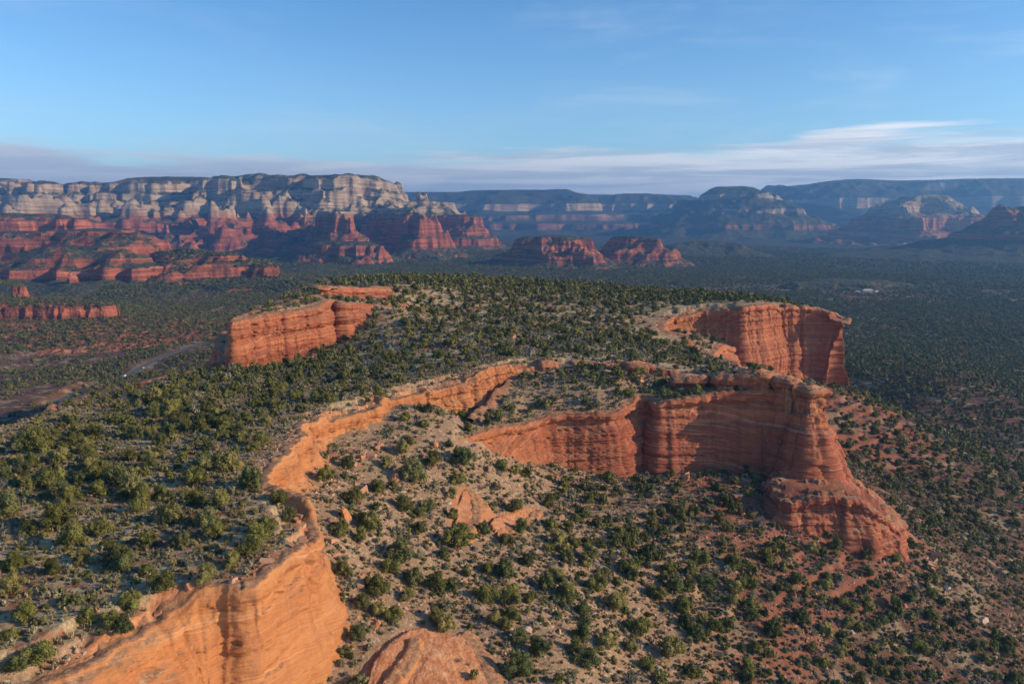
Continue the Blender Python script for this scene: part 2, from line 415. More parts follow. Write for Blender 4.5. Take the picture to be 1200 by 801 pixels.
base_pts = PZ([(300, 850, -25), (344, 795, -24), (380, 745, -22), (410, 722, -20), (405, 650, -16), (390, 600, -11), (373, 583, -9), (393, 540, -9), (430, 525, -10), (465, 507, -9), (530, 490, -8.5),
    (450, 600, -16), (530, 522, -13), (540, 560, -20), (600, 552, -27), (650, 562, -33), (700, 569, -36.5), (780, 574, -38), (850, 578, -39), (900, 585, -41), (600, 600, -29), (600, 700, -30), (600, 800, -31),
    (480, 700, -25), (480, 800, -29), (700, 620, -37), (700, 720, -39), (800, 700, -45), (760, 800, -44), (900, 700, -50), (1000, 655, -53), (1055, 637, -54), (1000, 800, -62), (1200, 800, -74), (1200, 650, -82), (1120, 600, -76),
    (1060, 560, -70), (1200, 500, -98), (1060, 500, -70), (1030, 482, -54), (1000, 468, -46), (1090, 450, -84), (1200, 420, -110), (1100, 380, -112), (1300, 600, -95), (1300, 800, -90),
    (50, 450, -121), (150, 440, -122), (200, 420, -122), (250, 402, -122), (262, 428, -104), (100, 400, -119), (0, 480, -108), (0, 420, -120), (60, 395, -115), (130, 392, -116), (300, 380, -123)]) + [
    (120, 315, -44), (118, 345, -44), (115, 390, -42), (150, 440, -45), (240, 480, -58), (240, 560, -80), (260, 650, -105), (100, 760, -110), (-100, 760, -110), (-230, 640, -112), (-330, 520, -100), (-350, 250, -85), (-500, 150, -90), (-300, 60, -70)]

_plain0 = lambda x, y: -124 - 12 * sstep(np.hypot(x, y), 1500, 5000) + 9 * fbm(x, y, 900, 3, 91) + 5 * fbm(x, y, 260, 3, 92)
_tT, _tM, _tS = tps(base_pts), tps(top_pts), tps(mid_pts)
RX0, RX1, RY0, RY1 = -900, 800, 10, 1300
RT = Raster(_tT, RX0, RX1, RY0, RY1, 8.0)
RM = Raster(_tM, -520, 420, 10, 860, 5.0)
RS = Raster(_tS, -160, 320, 150, 700, 5.0)
def nearw(x, y):
    e = np.minimum(np.minimum(x - RX0, RX1 - x) / 420.0, (RY1 - y) / 480.0)
    return sstep(e, 0.02, 1.0)
def road_xy():
    pts = [(60, 492), (105, 466), (127, 452), (147, 441), (168, 427), (189, 417), (224, 404), (262, 392), (300, 380), (340, 368)]
    return [W(u, v, -122) for u, v in pts]
ROAD = road_xy()
def seg_dist(x, y, pts):
    best = np.full(np.shape(x), 1e9)
    for (ax, ay), (bx, by) in zip(pts[:-1], pts[1:]):
        ex, ey = bx - ax, by - ay
        t = np.clip(((x - ax) * ex + (y - ay) * ey) / (ex * ex + ey * ey), 0, 1)
        best = np.minimum(best, np.hypot(x - ax - t * ex, y - ay - t * ey))
    return best
def sT(x, y):
    wt = nearw(x, y)
    base = np.clip(RT(x, y), -127, -5) * wt + _plain0(x, y) * (1 - wt)
    base0 = base
    r = np.hypot(x, y)
    rough = sstep(r, 3500, 1500)
    g = ridged(x + 30, y * 1.0, 70, 3, 41) - 0.5
    base = base + (g * 4.5 + fbm(x, y, 24, 3, 43) * 1.1 + fbm(x, y, 5, 2, 44) * 0.35) * rough * sstep(base, -8, -22)
    base = base + fbm(x, y, 7, 3, 45) * 0.45 * rough
    base = base + 9 * fbm(x, y, 150, 3, 49) * sstep(x, -120, -240) * rough * sstep(base, -90, -105)
    # beds of stone step out of the slopes under the great cliffs
    wb = sstep(base, -66, -56) * sstep(base, -30, -37) * sstep(x, 35, 60) * wt
    q = base / 3.4 + .5 * fbm(x, y, 30, 2, 47); fr = q - np.floor(q)
    base = base + wb * 3.4 * (sstep(fr, .62, .92) - fr) * .6 * sstep(fbm(x, y, 34, 3, 48), -.25, .3)
    return base + (base0 - base) * sstep(seg_dist(x, y, ROAD), 16, 8)
def sM(x, y):
    h = RM(x, y) + fbm(x, y, 40, 3, 51) * 1.1 + fbm(x, y, 6, 3, 52) * 0.32
    # the edge steps down in broken ledges before it falls away
    d = LD['mesa']['R'](x, y) + 2.2 * fbm(x, y, 5, 2, 54)
    n = sstep(fbm(x, y, 19, 3, 53), -.05, .22)
    return h - n * (1.5 * sstep(d, 7.5, 6.6) + 1.3 * sstep(d, 4.2, 3.4))
def sS(x, y):
    return RS(x, y) + fbm(x, y, 14, 3, 61) * 1.0 + fbm(x, y, 4, 2, 62) * 0.3
sU = lambda x, y: np.minimum(tU(x, y), 19) + fbm(x, y, 14, 3, 66) * 0.7
sK = lambda x, y: tK(x, y) + fbm(x, y, 14, 3, 67) * 1.0
tU = tps(PZ([(272, 378, 13), (330, 368, 14), (385, 363, 14), (450, 360, 10), (470, 356, 9), (300, 368, 14.5), (340, 360, 15.5), (385, 351, 17), (430, 350, 13)]))
tK = tps([(*W(376, 333, 22.5), 22.5), (*W(400, 328, 22), 22), (*W(455, 334, 17), 17), (*W(470, 333, 16), 16)])

def chaikin(pts, it=2):
    p = np.array(pts, float)
    for _ in range(it):
        q = np.roll(p, -1, 0)
        p = np.stack([0.75 * p + 0.25 * q, 0.25 * p + 0.75 * q], 1).reshape(-1, p.shape[1])
    return p
def resample(p, step):
    q = np.vstack([p, p[:1]])
    L = np.r_[0, np.cumsum(np.hypot(*(np.diff(q[:, :2], axis=0).T)))]
    n = int(L[-1] / step); s = np.linspace(0, L[-1], n, endpoint=False)
    return np.stack([np.interp(s, L, q[:, k]) for k in range(q.shape[1])], 1), s
def rim(pts, rough, wl, seed, it=2, step=0.45):
    """pts: (x, y, batter, crack, tone) -> resampled closed rim with ragged plan"""
    p, s = resample(chaikin(pts, it), step)
    d = np.roll(p[:, :2], -3, 0) - np.roll(p[:, :2], 3, 0)
    d /= np.linalg.norm(d, axis=1)[:, None]
    n = np.stack([d[:, 1], -d[:, 0]], 1)
    area = 0.5 * np.sum(p[:, 0] * np.roll(p[:, 1], -1) - np.roll(p[:, 0], -1) * p[:, 1])
    if area < 0: n = -n
    x, y = p[:, 0], p[:, 1]
    off = rough * (.55 + 1.1 * p[:, 3]) * (fbm(x, y, wl, 4, seed) + 0.5 * (np.abs(fbm(x, y, wl * 0.45, 2, seed + 5)) - 0.3))
    # angular slabs along the edge
    off = off + (.25 + .8 * p[:, 3]) * (_hash(np.floor(s / 2.3 + .6 * vn(s / 7, s * 0, seed)), s * 0, seed + 8) - .5) * min(1, rough)
    p[:, :2] += n * off[:, None]
    kk = max(3, int(4.0 / step) if len(p) > 300 else 4)
    d = sum(np.roll(p[:, :2], -j, 0) - np.roll(p[:, :2], j, 0) for j in range(2, kk))
    d /= np.linalg.norm(d, axis=1)[:, None] + 1e-9
    n = np.stack([d[:, 1], -d[:, 0]], 1)
    if area < 0: n = -n
    return p, n, s

def rp(lst):
    out = []
    for q in lst:
        if len(q) == 6:
            u, v, z, b, c, tn = q; x, y = W(u, v, z)
        else:
            x, y, b, c, tn = q
        out.append((x, y, b, c, tn))
    return out
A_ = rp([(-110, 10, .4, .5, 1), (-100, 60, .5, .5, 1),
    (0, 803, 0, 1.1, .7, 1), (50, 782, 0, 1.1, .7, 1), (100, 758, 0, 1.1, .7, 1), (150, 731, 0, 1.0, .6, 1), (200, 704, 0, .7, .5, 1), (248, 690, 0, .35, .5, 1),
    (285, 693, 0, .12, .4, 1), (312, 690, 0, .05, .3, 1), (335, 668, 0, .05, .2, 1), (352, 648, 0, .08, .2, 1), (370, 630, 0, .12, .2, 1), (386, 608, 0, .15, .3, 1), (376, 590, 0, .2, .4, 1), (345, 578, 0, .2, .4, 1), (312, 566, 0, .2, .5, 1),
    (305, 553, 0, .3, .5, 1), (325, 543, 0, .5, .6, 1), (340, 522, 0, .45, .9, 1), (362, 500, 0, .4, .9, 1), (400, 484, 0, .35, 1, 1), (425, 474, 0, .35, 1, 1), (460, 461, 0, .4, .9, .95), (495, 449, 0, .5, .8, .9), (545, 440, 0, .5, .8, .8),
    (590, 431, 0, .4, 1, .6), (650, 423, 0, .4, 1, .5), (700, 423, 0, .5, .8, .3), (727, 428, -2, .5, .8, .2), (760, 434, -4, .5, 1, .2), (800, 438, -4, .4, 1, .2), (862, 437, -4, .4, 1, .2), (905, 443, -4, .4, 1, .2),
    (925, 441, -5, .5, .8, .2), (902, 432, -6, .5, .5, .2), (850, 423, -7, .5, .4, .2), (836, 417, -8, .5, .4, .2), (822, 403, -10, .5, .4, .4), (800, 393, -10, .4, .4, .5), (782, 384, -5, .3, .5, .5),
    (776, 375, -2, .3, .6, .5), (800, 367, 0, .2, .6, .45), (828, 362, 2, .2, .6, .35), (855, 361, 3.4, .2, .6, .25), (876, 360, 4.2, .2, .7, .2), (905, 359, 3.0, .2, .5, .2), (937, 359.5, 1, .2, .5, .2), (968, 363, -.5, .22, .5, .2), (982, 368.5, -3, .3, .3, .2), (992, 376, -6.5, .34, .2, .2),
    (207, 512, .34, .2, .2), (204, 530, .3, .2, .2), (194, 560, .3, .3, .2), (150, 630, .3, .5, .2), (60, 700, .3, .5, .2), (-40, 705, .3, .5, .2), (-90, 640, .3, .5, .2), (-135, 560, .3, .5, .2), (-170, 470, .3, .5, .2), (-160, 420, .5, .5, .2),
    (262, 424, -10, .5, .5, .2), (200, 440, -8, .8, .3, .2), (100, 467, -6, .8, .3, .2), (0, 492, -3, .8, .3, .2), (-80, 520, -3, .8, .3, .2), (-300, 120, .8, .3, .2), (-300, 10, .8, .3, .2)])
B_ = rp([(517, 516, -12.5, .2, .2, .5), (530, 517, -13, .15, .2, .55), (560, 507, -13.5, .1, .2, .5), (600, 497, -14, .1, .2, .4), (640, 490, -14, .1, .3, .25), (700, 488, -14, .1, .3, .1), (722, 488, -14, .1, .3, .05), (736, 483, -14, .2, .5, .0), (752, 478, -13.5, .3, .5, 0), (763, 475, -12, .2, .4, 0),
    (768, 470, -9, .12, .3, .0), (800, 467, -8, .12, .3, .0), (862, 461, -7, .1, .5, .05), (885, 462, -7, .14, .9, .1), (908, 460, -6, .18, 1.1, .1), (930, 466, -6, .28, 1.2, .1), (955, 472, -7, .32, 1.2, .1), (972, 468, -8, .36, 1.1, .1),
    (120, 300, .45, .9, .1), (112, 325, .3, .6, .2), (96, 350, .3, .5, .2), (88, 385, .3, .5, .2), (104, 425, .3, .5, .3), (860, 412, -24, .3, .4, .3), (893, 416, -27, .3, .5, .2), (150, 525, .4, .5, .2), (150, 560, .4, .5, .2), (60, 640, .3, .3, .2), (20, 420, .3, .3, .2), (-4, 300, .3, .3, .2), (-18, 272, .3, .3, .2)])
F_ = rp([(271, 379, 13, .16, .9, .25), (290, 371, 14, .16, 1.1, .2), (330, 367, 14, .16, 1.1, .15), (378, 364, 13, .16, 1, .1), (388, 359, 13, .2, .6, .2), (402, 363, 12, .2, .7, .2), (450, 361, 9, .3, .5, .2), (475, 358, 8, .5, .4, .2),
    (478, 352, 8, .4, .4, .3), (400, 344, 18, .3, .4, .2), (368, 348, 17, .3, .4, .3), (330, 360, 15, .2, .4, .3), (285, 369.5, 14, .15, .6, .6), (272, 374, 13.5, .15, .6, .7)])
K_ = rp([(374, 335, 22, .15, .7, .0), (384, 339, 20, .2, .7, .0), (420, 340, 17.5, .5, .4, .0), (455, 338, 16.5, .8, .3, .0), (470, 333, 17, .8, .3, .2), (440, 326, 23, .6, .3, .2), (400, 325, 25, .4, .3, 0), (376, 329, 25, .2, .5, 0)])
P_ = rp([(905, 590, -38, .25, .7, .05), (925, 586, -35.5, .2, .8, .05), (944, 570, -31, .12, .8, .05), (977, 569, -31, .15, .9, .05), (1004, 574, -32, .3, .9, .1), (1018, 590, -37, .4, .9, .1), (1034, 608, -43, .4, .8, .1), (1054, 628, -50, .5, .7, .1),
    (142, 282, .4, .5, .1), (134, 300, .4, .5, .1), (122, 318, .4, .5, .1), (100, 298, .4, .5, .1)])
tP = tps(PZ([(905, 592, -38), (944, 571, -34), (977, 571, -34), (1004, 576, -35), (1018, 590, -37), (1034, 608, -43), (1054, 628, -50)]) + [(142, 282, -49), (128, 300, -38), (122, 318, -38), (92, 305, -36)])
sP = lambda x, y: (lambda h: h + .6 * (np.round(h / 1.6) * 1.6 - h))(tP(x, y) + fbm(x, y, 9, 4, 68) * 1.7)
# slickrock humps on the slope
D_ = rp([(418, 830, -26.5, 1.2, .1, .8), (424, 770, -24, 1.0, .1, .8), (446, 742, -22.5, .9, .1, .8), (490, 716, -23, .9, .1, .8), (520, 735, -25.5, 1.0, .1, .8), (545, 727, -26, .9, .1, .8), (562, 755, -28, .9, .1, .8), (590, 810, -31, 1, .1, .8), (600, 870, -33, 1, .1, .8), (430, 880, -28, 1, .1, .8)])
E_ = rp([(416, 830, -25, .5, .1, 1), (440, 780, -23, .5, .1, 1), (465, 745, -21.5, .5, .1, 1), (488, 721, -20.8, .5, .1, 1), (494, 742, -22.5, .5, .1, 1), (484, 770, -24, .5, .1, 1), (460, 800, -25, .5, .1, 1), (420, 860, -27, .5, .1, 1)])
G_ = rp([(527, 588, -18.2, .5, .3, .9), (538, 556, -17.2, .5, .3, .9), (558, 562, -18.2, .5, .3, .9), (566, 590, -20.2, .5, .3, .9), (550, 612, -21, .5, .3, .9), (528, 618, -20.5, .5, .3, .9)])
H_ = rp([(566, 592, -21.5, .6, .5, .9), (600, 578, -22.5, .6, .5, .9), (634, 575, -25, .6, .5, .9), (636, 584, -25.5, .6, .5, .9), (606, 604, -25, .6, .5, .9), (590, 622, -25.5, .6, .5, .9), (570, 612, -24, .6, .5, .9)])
def lump(poly, rise, inner):
    pts = np.array([(p[0], p[1]) for p in poly])
    def f(x, y):
        d = RD[id(poly)](x, y)
        return RT(x, y) + rise * (1 - np.exp(-np.maximum(d, 0) / inner)) + 0.25
    return f
RD = {}
def sD(x, y):
    # smooth rock weathered into shallow curved steps
    d = np.maximum(LD['dome']['R'](x, y), 0) + 1.2 * fbm(x, y, 14, 3, 71)
    q = d / 2.3; fr = q - np.floor(q)
    return RT(x, y) + .5 + 1.1 * (1 - np.exp(-d / 7)) + .2 * np.clip(np.floor(q) + sstep(fr, 0, .3), 0, 5) + .12 * fbm(x, y, 3, 2, 76)
def sE(x, y): return RT(x, y) + 2.1 + .8 * (1 - np.exp(-np.maximum(LD['dome2']['R'](x, y), 0) / 5))
def sG(x, y): return RT(x, y) + 1.3 + fbm(x, y, 9, 2, 72) * .4
def sH(x, y): return RT(x, y) + 1.2 + fbm(x, y, 6, 2, 73) * .6

LV = []; LD = {}
def level(name, pts, surf, rough, wl, seed, step=0.45, it=2, bbox=None, inset=3.6, lip=.35, st=1.0):
    p, n, s = rim(pts, rough, wl, seed, it, step)
    x0, y0 = p[:, :2].min(0) - 30; x1, y1 = p[:, :2].max(0) + 30
    pc = p[::max(1, int(1.0 / step)), :2]
    rr = Raster(lambda X, Y: poly_sd(X, Y, pc), x0, x1, y0, y1, st)
    d = dict(name=name, p=p, n=n, s=s, surf=surf, R=rr, box=(x0, x1, y0, y1), inset=inset, lip=lip)
    LV.append(d); LD[name] = d
level('pedestal', P_, sP, 1.4, 9, 181, inset=2.6, lip=.3)
level('lower', B_, sS, 2.6, 17, 101, lip=.35)
level('mesa', A_, sM, 3.0, 14, 111, step=0.34, lip=.3)
level('fin', F_, sU, 1.6, 10, 121, lip=.3)
level('knob', K_, sK, 2.0, 10, 131, lip=.3)
level('dome', D_, sD, .6, 9, 141, step=.3, inset=1.6, lip=.8, st=.5)
level('dome2', E_, sE, .3, 9, 151, step=.3, inset=1.6, lip=.8, st=.5)
level('ledge', G_, sG, .6, 6, 161, step=.3, inset=1.6, lip=.5, st=.5)
level('ledge2', H_, sH, .9, 5, 171, step=.3, inset=1.6, lip=.5, st=.5)
# rounded stone knobs standing along the top of the promontory
KNOBS = [(750, 444, -6, 7, 4.5, 4.0), (808, 450, -5, 8, 5, 4.2), (852, 452, -5, 6, 6, 5.0), (888, 450, -4, 10, 7, 6.0), (925, 458, -5, 6.5, 6, 5.0), (954, 465, -6, 7.5, 7, 3.6)]
for k_, (u_, v_, z_, rx_, ry_, hh_) in enumerate(KNOBS):
    x_, y_ = W(u_, v_, z_)
    pts_ = [(x_ + rx_ * math.cos(a_ / 10 * 6.283) * (1 + .2 * math.sin(3 * a_ + k_)), y_ + 3 + ry_ * math.sin(a_ / 10 * 6.283) * (1 + .2 * math.cos(2 * a_ + k_)), -.12, .5, .15 + .2 * (k_ % 2)) for a_ in range(10)]
    def mk(k=k_, hh=hh_):
        def f(x, y):
            base = np.maximum(RS(x, y), np.where(LD['mesa']['R'](x, y) > 0, RM(x, y), -99))
            return base + hh * .8 + hh * .5 * (1 - np.exp(-np.maximum(LD['stone%d' % k]['R'](x, y), 0) / 2.5)) + fbm(x, y, 4, 3, 75) * .4
        return f
    level('stone%d' % k_, pts_, mk(), .9, 5, 190 + k_, step=.35, inset=1.8, lip=1.4, st=.5)

def sdist(L, x, y):
    x0, x1, y0, y1 = L['box']
    d = L['R'](x, y)
    out = (x < x0) | (x > x1) | (y < y0) | (y > y1)
    return np.where(out, -30.0, d)
def height(x, y, upto=None, inset=True):
    """ground height; each level is stepped a little behind the cliff mesh that faces it"""
    h = sT(x, y)
    for L in LV[:upto]:
        d = sdist(L, x, y)
        lim = np.minimum(L['inset'], .9 + np.hypot(x, y) * .0056) if inset else 0.0
        h = np.where(d > lim, L['surf'](x, y), h)
    return h
# ------------------------------------------------------------------ ground mesh
M_CLIFF = mat_cliff()
M_GROUND = mat_ground()
def strata(z, seed=5):
    """hard and soft beds: how far each bed stands proud"""
    q = 0
    for wl, a in ((13.0, 1.1), (5.5, .9), (2.4, .6), (1.1, .3)):
        v = vn(z / wl, z * 0 + seed, seed)
        q = q + a * (sstep(v, .35, .65) - .5)
        seed += 3
    return q
def build_ground():
    nc, nr = 1560, 1400
    az = np.linspace(R(-46), R(46), nc); r = np.exp(np.linspace(math.log(62), math.log(16000), nr))
    AZ, RR = np.meshgrid(az, r)
    X = RR * np.sin(AZ); Y = RR * np.cos(AZ)
    Z = height(X, Y)
    dA = sdist(LD['mesa'], X, Y); dB = sdist(LD['lower'], X, Y)
    inA = dA > 2; inB = dB > 2
    rock = np.maximum(np.where(inA, sstep(dA + 5 * fbm(X, Y, 10, 3, 5), 6, 1), 0), np.where(inB & ~inA, .15, 0))
    rock = np.maximum(rock, .75 * sstep(Z, -64, -54) * sstep(Z, -28, -36) * sstep(X, 35, 60) * sstep(fbm(X, Y, 25, 3, 9), -.35, .25) * ~inA)
    rock = np.maximum(rock, .8 * sstep(Z, -80, -62) * sstep(Z, -30, -38) * sstep(X, 120, 150) * sstep(Y, 340, 370) * sstep(fbm(X, Y, 25, 3, 10), -.5, .1) * ~inA)
    for L in LV[5:] + LV[:1]:
        rock = np.maximum(rock, np.where(sdist(L, X, Y) > 0, 1.0, 0))
    inmesa = inA | (sdist(LD['fin'], X, Y) > 0)
    talus = np.where(inmesa, sstep(dA, 14, 4) * .6, 1.0)
    plain = np.where(inmesa | inB, 0, sstep(Z + 6 * fbm(X, Y, 60, 3, 8), -48, -66))
    farveg = sstep(np.hypot(X, Y), 1800, 3200)
    wash = sstep(seg_dist(X, Y, ROAD) + 8 * fbm(X, Y, 60, 3, 6), 12, 6) * (np.hypot(X, Y) < 1500)
    red = sstep(X, 20, 70) * sstep(Z, -30, -36) * (1 - .8 * sstep(X, 130, 210) * sstep(Y, 330, 260))
    rc = np.stack([X, Y, Z], -1).reshape(-1, 3)
    ob = make_mesh('ground', rc, grid_quads(nr, nc)[:, ::-1], M_GROUND, True,
                   dict(rock=rock, talus=talus, plain=plain, farveg=farveg, wash=wash, red=red))
    tag(ob, kind='structure')
    return ob

def build_cliff(i, name, dense=0.42):
    L = LV[i]; p, n, s = L['p'], L['n'], L['s']
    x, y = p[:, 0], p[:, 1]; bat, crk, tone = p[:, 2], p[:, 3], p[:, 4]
    zt = L['surf'](x - n[:, 0] * 1.5, y - n[:, 1] * 1.5)
    low = lambda a, b: height(a, b, i, inset=False)
    zb = low(x + n[:, 0] * 2, y + n[:, 1] * 2)
    for _ in range(3):
        zb = low(x + n[:, 0] * (2 + bat * (zt - zb)), y + n[:, 1] * (2 + bat * (zt - zb)))
    # smooth foot along the rim so that it does not jump
    k = np.hanning(31); k /= k.sum()
    zb = np.convolve(np.r_[zb[-15:], zb, zb[:15]], k, 'valid') - 1.6
    H = np.maximum(zt - zb, 0.8)
    nrow = int(np.clip(H.max() / (dense * .72), 12, 170))
    ncap = 7
    wv = np.linspace(0, 1, nrow) ** 1.05
    D = wv[:, None] * H[None]                        # depth below the rim
    Zr = zt[None] - D
    lip = L['lip'] * (0.6 + 0.9 * vn(s / 9.0, s * 0, 33 + i))[None]
    t = np.clip(D / lip, 0, 1)
    off = lip * (np.sqrt(np.maximum(1 - (1 - t) ** 2, 0)) - 1)
    X0 = np.broadcast_to(x, D.shape); Y0 = np.broadcast_to(y, D.shape); S = np.broadcast_to(s, D.shape)
    zw = Zr + 1.6 * fbm(X0, Y0, 70, 2, 12)
    amp = sstep(D, 0.3, 3.0)
    # the face climbs in steps: each bed stands almost upright above a narrow ledge
    def stair(zv):
        out = 0
        for th, wg, sd in ((5.2, .62, 0.0), (1.9, .38, 4.4)):
            q = zv / th + .35 * vn(S / 40, zv * 0 + sd, 91) + .75 * vn(zv / (th * 2.1), zv * 0 + sd, 92); fr = q - np.floor(q)
            out = out + wg * th * (np.floor(q) + sstep(fr, .0, .16))
        return out
    top_s = stair(np.broadcast_to(zt[None] - 0 * D, D.shape)); smth = tone[None] * .5
    smth = np.clip(smth + .75 * sstep(vn(S / 13, Zr / 7, 93 + i), .45, .75), 0, 1)
    off = off + bat[None] * (D * smth + (1 - smth) * np.clip(top_s - stair(Zr + .8 * fbm(X0, Y0, 60, 2, 12)), 0, D * 1.5 + 3))
    soft = (1 - tone * 0.45)[None]
    off = off + amp * strata(zw) * 1.15 * soft * (.6 + .8 * vn(S / 14, Zr / 6, 19 + i))
    # buttresses and hollows
    off = off + amp * crk[None] * (1.15 * fbm(S, Zr * 1.5, 21, 4, 21 + i) + 0.35 * (ridged(S, Zr * 0.6, 6, 2, 27 + i) - .5))
    # joints
    cell = 5.5
    c0 = np.floor(s / cell)
    for dc in (-1, 0, 1):
        c = c0 + dc
        pos = (c + _hash(c, c * 0, 77 + i)) * cell
        dep = _hash(c, c * 0 + 1, 78 + i) ** 2.2 * 1.7 * crk
        reach = (.25 + .9 * _hash(c, c * 0 + 2, 79 + i)) * H
        wd = .35 + .5 * _hash(c, c * 0 + 3, 80 + i)
        lean = (_hash(c, c * 0 + 4, 81 + i) - .5) * .35
        ds = S - pos[None] - lean[None] * D + .5 * fbm(Zr, S * 0, 5, 2, 9)
        off = off - amp * dep[None] * np.exp(-(ds / wd[None]) ** 2) * sstep(reach[None] - D, 0, 3)
    # blocks between joints and bedding planes sit in and out
    for cw, bt, am, sd in ((3.1, 2.4, .75, 51), (1.5, 1.1, .38, 52)):
        bed = np.floor(zw / bt + .35 * vn(S / 30, S * 0, sd)); cc = np.floor(S / cw + _hash(bed, bed * 0, sd + 3) + .5 * vn(Zr / 4, S / 9, sd))
        top_ = sstep(D, 5.5, 1.5)
        off = off + amp * am * (_hash(cc, bed, sd + 6) - .5) * (crk[None] * .9 + .9 * top_ * (H[None] > 4))
    # dipping slabs of the cross-bedded stone
    for th, am in ((3.3, .9), (1.2, .32)):
        q = (Zr + .22 * Y0 - .10 * X0 + 3.5 * fbm(X0, Y0 + Zr, 34, 2, 96)) / th; qi = np.floor(q); fr = sstep(q - qi, 0, .12)
        hsh = _hash(qi - 1, qi * 0, 97) * (1 - fr) + _hash(qi, qi * 0, 97) * fr
        off = off + amp * tone[None] * am * (hsh - .5) * (.35 + 1.1 * sstep(vn(S / 11, Zr / 6, 98), .3, .7))
    # weathered pockets
    pk = fbm(S, Zr * 1.9, 4.5, 3, 57 + i)
    off = off - 1.1 * sstep(pk, .38, .62) * sstep(D, 1.5, 3) * sstep(D, 13, 6) * np.minimum(1, H / 12)[None]
    # cap bed overhangs a softer one
    off = off + (0.8 * sstep(D, .4, 1.2) * sstep(D, 3.6, 2.2) - 0.7 * sstep(D, 2.6, 3.6) * sstep(D, 6, 4.0)) * soft * np.minimum(1, H / 8)[None]
    off = off + amp * (fbm(S, Zr * 1.6, 2.6, 3, 31 + i) * .34 + (np.abs(fbm(S, Zr * 2.2, 1.6, 2, 38 + i)) - .3) * .5 * (1 - .6 * tone[None]))
    # foot: slabs and a short apron
    up = Zr - zb[None]
    off = off + 2.2 * np.exp(-np.maximum(up - 1, 0) / 2.5) * np.minimum(1, H / 12)[None]
    X = x[None] + n[:, 0][None] * off; Y = y[None] + n[:, 1][None] * off
    # cap rows running back under the soil
    cr = np.linspace(1, 0, ncap)[:-1]
    IN = np.minimum(L['inset'], .9 + np.hypot(x, y) * .0056)
    co = -(lip[0][None] + cr[:, None] * (IN[None] + 1.7 - lip[0][None])) + off[0][None] + lip[0][None]
    cx = x[None] + n[:, 0][None] * co; cy = y[None] + n[:, 1][None] * co
    cz = L['surf'](cx, cy) + 0.10 + 0.5 * (vn(cx / 1.6, cy / 1.6, 35) > .5) * sstep(-co, .2, .6) * vn(cx / 3, cy / 3, 36) + 0.2 * fbm(cx, cy, 2.2, 3, 35) - 0.9 * sstep(-co, IN + .3, IN + 1.7)
    zedge = cz[-1]
    Zr = Zr + (zedge - zt)[None] * np.exp(-D / 1.5)
    X = np.vstack([cx, X]); Y = np.vstack([cy, Y]); Z = np.vstack([cz, Zr])
    nr = X.shape[0]
    X = np.c_[X, X[:, :1]]; Y = np.c_[Y, Y[:, :1]]; Z = np.c_[Z, Z[:, :1]]
    nc = X.shape[1]
    # drop what is buried in a higher level, behind the mesa, or without any height
    keep = (zt - zb > 2.4)
    for M in LV[i + 1:]:
        if M['name'].startswith('stone'): continue
        keep &= ~(sdist(M, x, y) > 2.5)
    u, v, f = project(x, y, zt)
    keep &= (u > -260) & (u < 1500) & (f > 30)
    keep = np.r_[keep, keep[:1]]
    kq = np.broadcast_to((keep[:-1] & keep[1:])[None], (nr - 1, nc - 1))
    q = grid_quads(nr, nc, kq)
    co = np.stack([X, Y, Z], -1).reshape(-1, 3)
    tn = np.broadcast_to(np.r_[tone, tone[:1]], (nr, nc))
    # remove unused vertices
    used = np.zeros(len(co), bool); used[q] = True
    idx = np.cumsum(used) - 1
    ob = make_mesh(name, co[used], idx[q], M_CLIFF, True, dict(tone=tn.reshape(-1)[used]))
    tag(ob, kind='structure')
    L['face'] = (X, Y, Z)
    return ob

# ------------------------------------------------------------------ far ranges
def far_patch(name, mat, u0, u1, r0, r1, hf, nc, nr, fine=3):
    a0, a1 = math.atan((u0 - 600) / FPX), math.atan((u1 - 600) / FPX)
    az = np.linspace(a0, a1, nc); lr = np.linspace(math.log(r0), math.log(r1), nr * fine)
    AZ, LR = np.meshgrid(az, lr)
    RR = np.exp(LR)
    X = RR * np.sin(AZ); Y = RR * np.cos(AZ)
    Z = hf(X, Y)
    # rows gather where the land is steep
    ds = np.hypot(np.diff(LR, axis=0) * 0.10, np.diff(Z, axis=0) / RR[1:])
    cum = np.vstack([np.zeros((1, nc)), np.cumsum(ds + 1e-7, 0)])
    cum /= cum[-1:]
    kb = 15; cp = np.pad(cum, ((0, 0), (kb, kb)), 'edge'); cs = np.cumsum(np.pad(cp, ((0, 0), (1, 0))), 1)
    cum = (cs[:, 2 * kb + 1:] - cs[:, :-(2 * kb + 1)]) / (2 * kb + 1)
    tt = np.linspace(0, 1, nr)
    out = np.empty((nr, nc))
    for j in range(nc):
        out[:, j] = np.interp(tt, cum[:, j], lr)
    LR = out; RR = np.exp(LR); AZ = np.broadcast_to(az, RR.shape)
    X = RR * np.sin(AZ); Y = RR * np.cos(AZ); Z = hf(X, Y)
    ob = make_mesh(name, np.stack([X, Y, Z], -1).reshape(-1, 3), grid_quads(nr, nc)[:, ::-1], mat, True)
    tag(ob, kind='structure')
    return ob
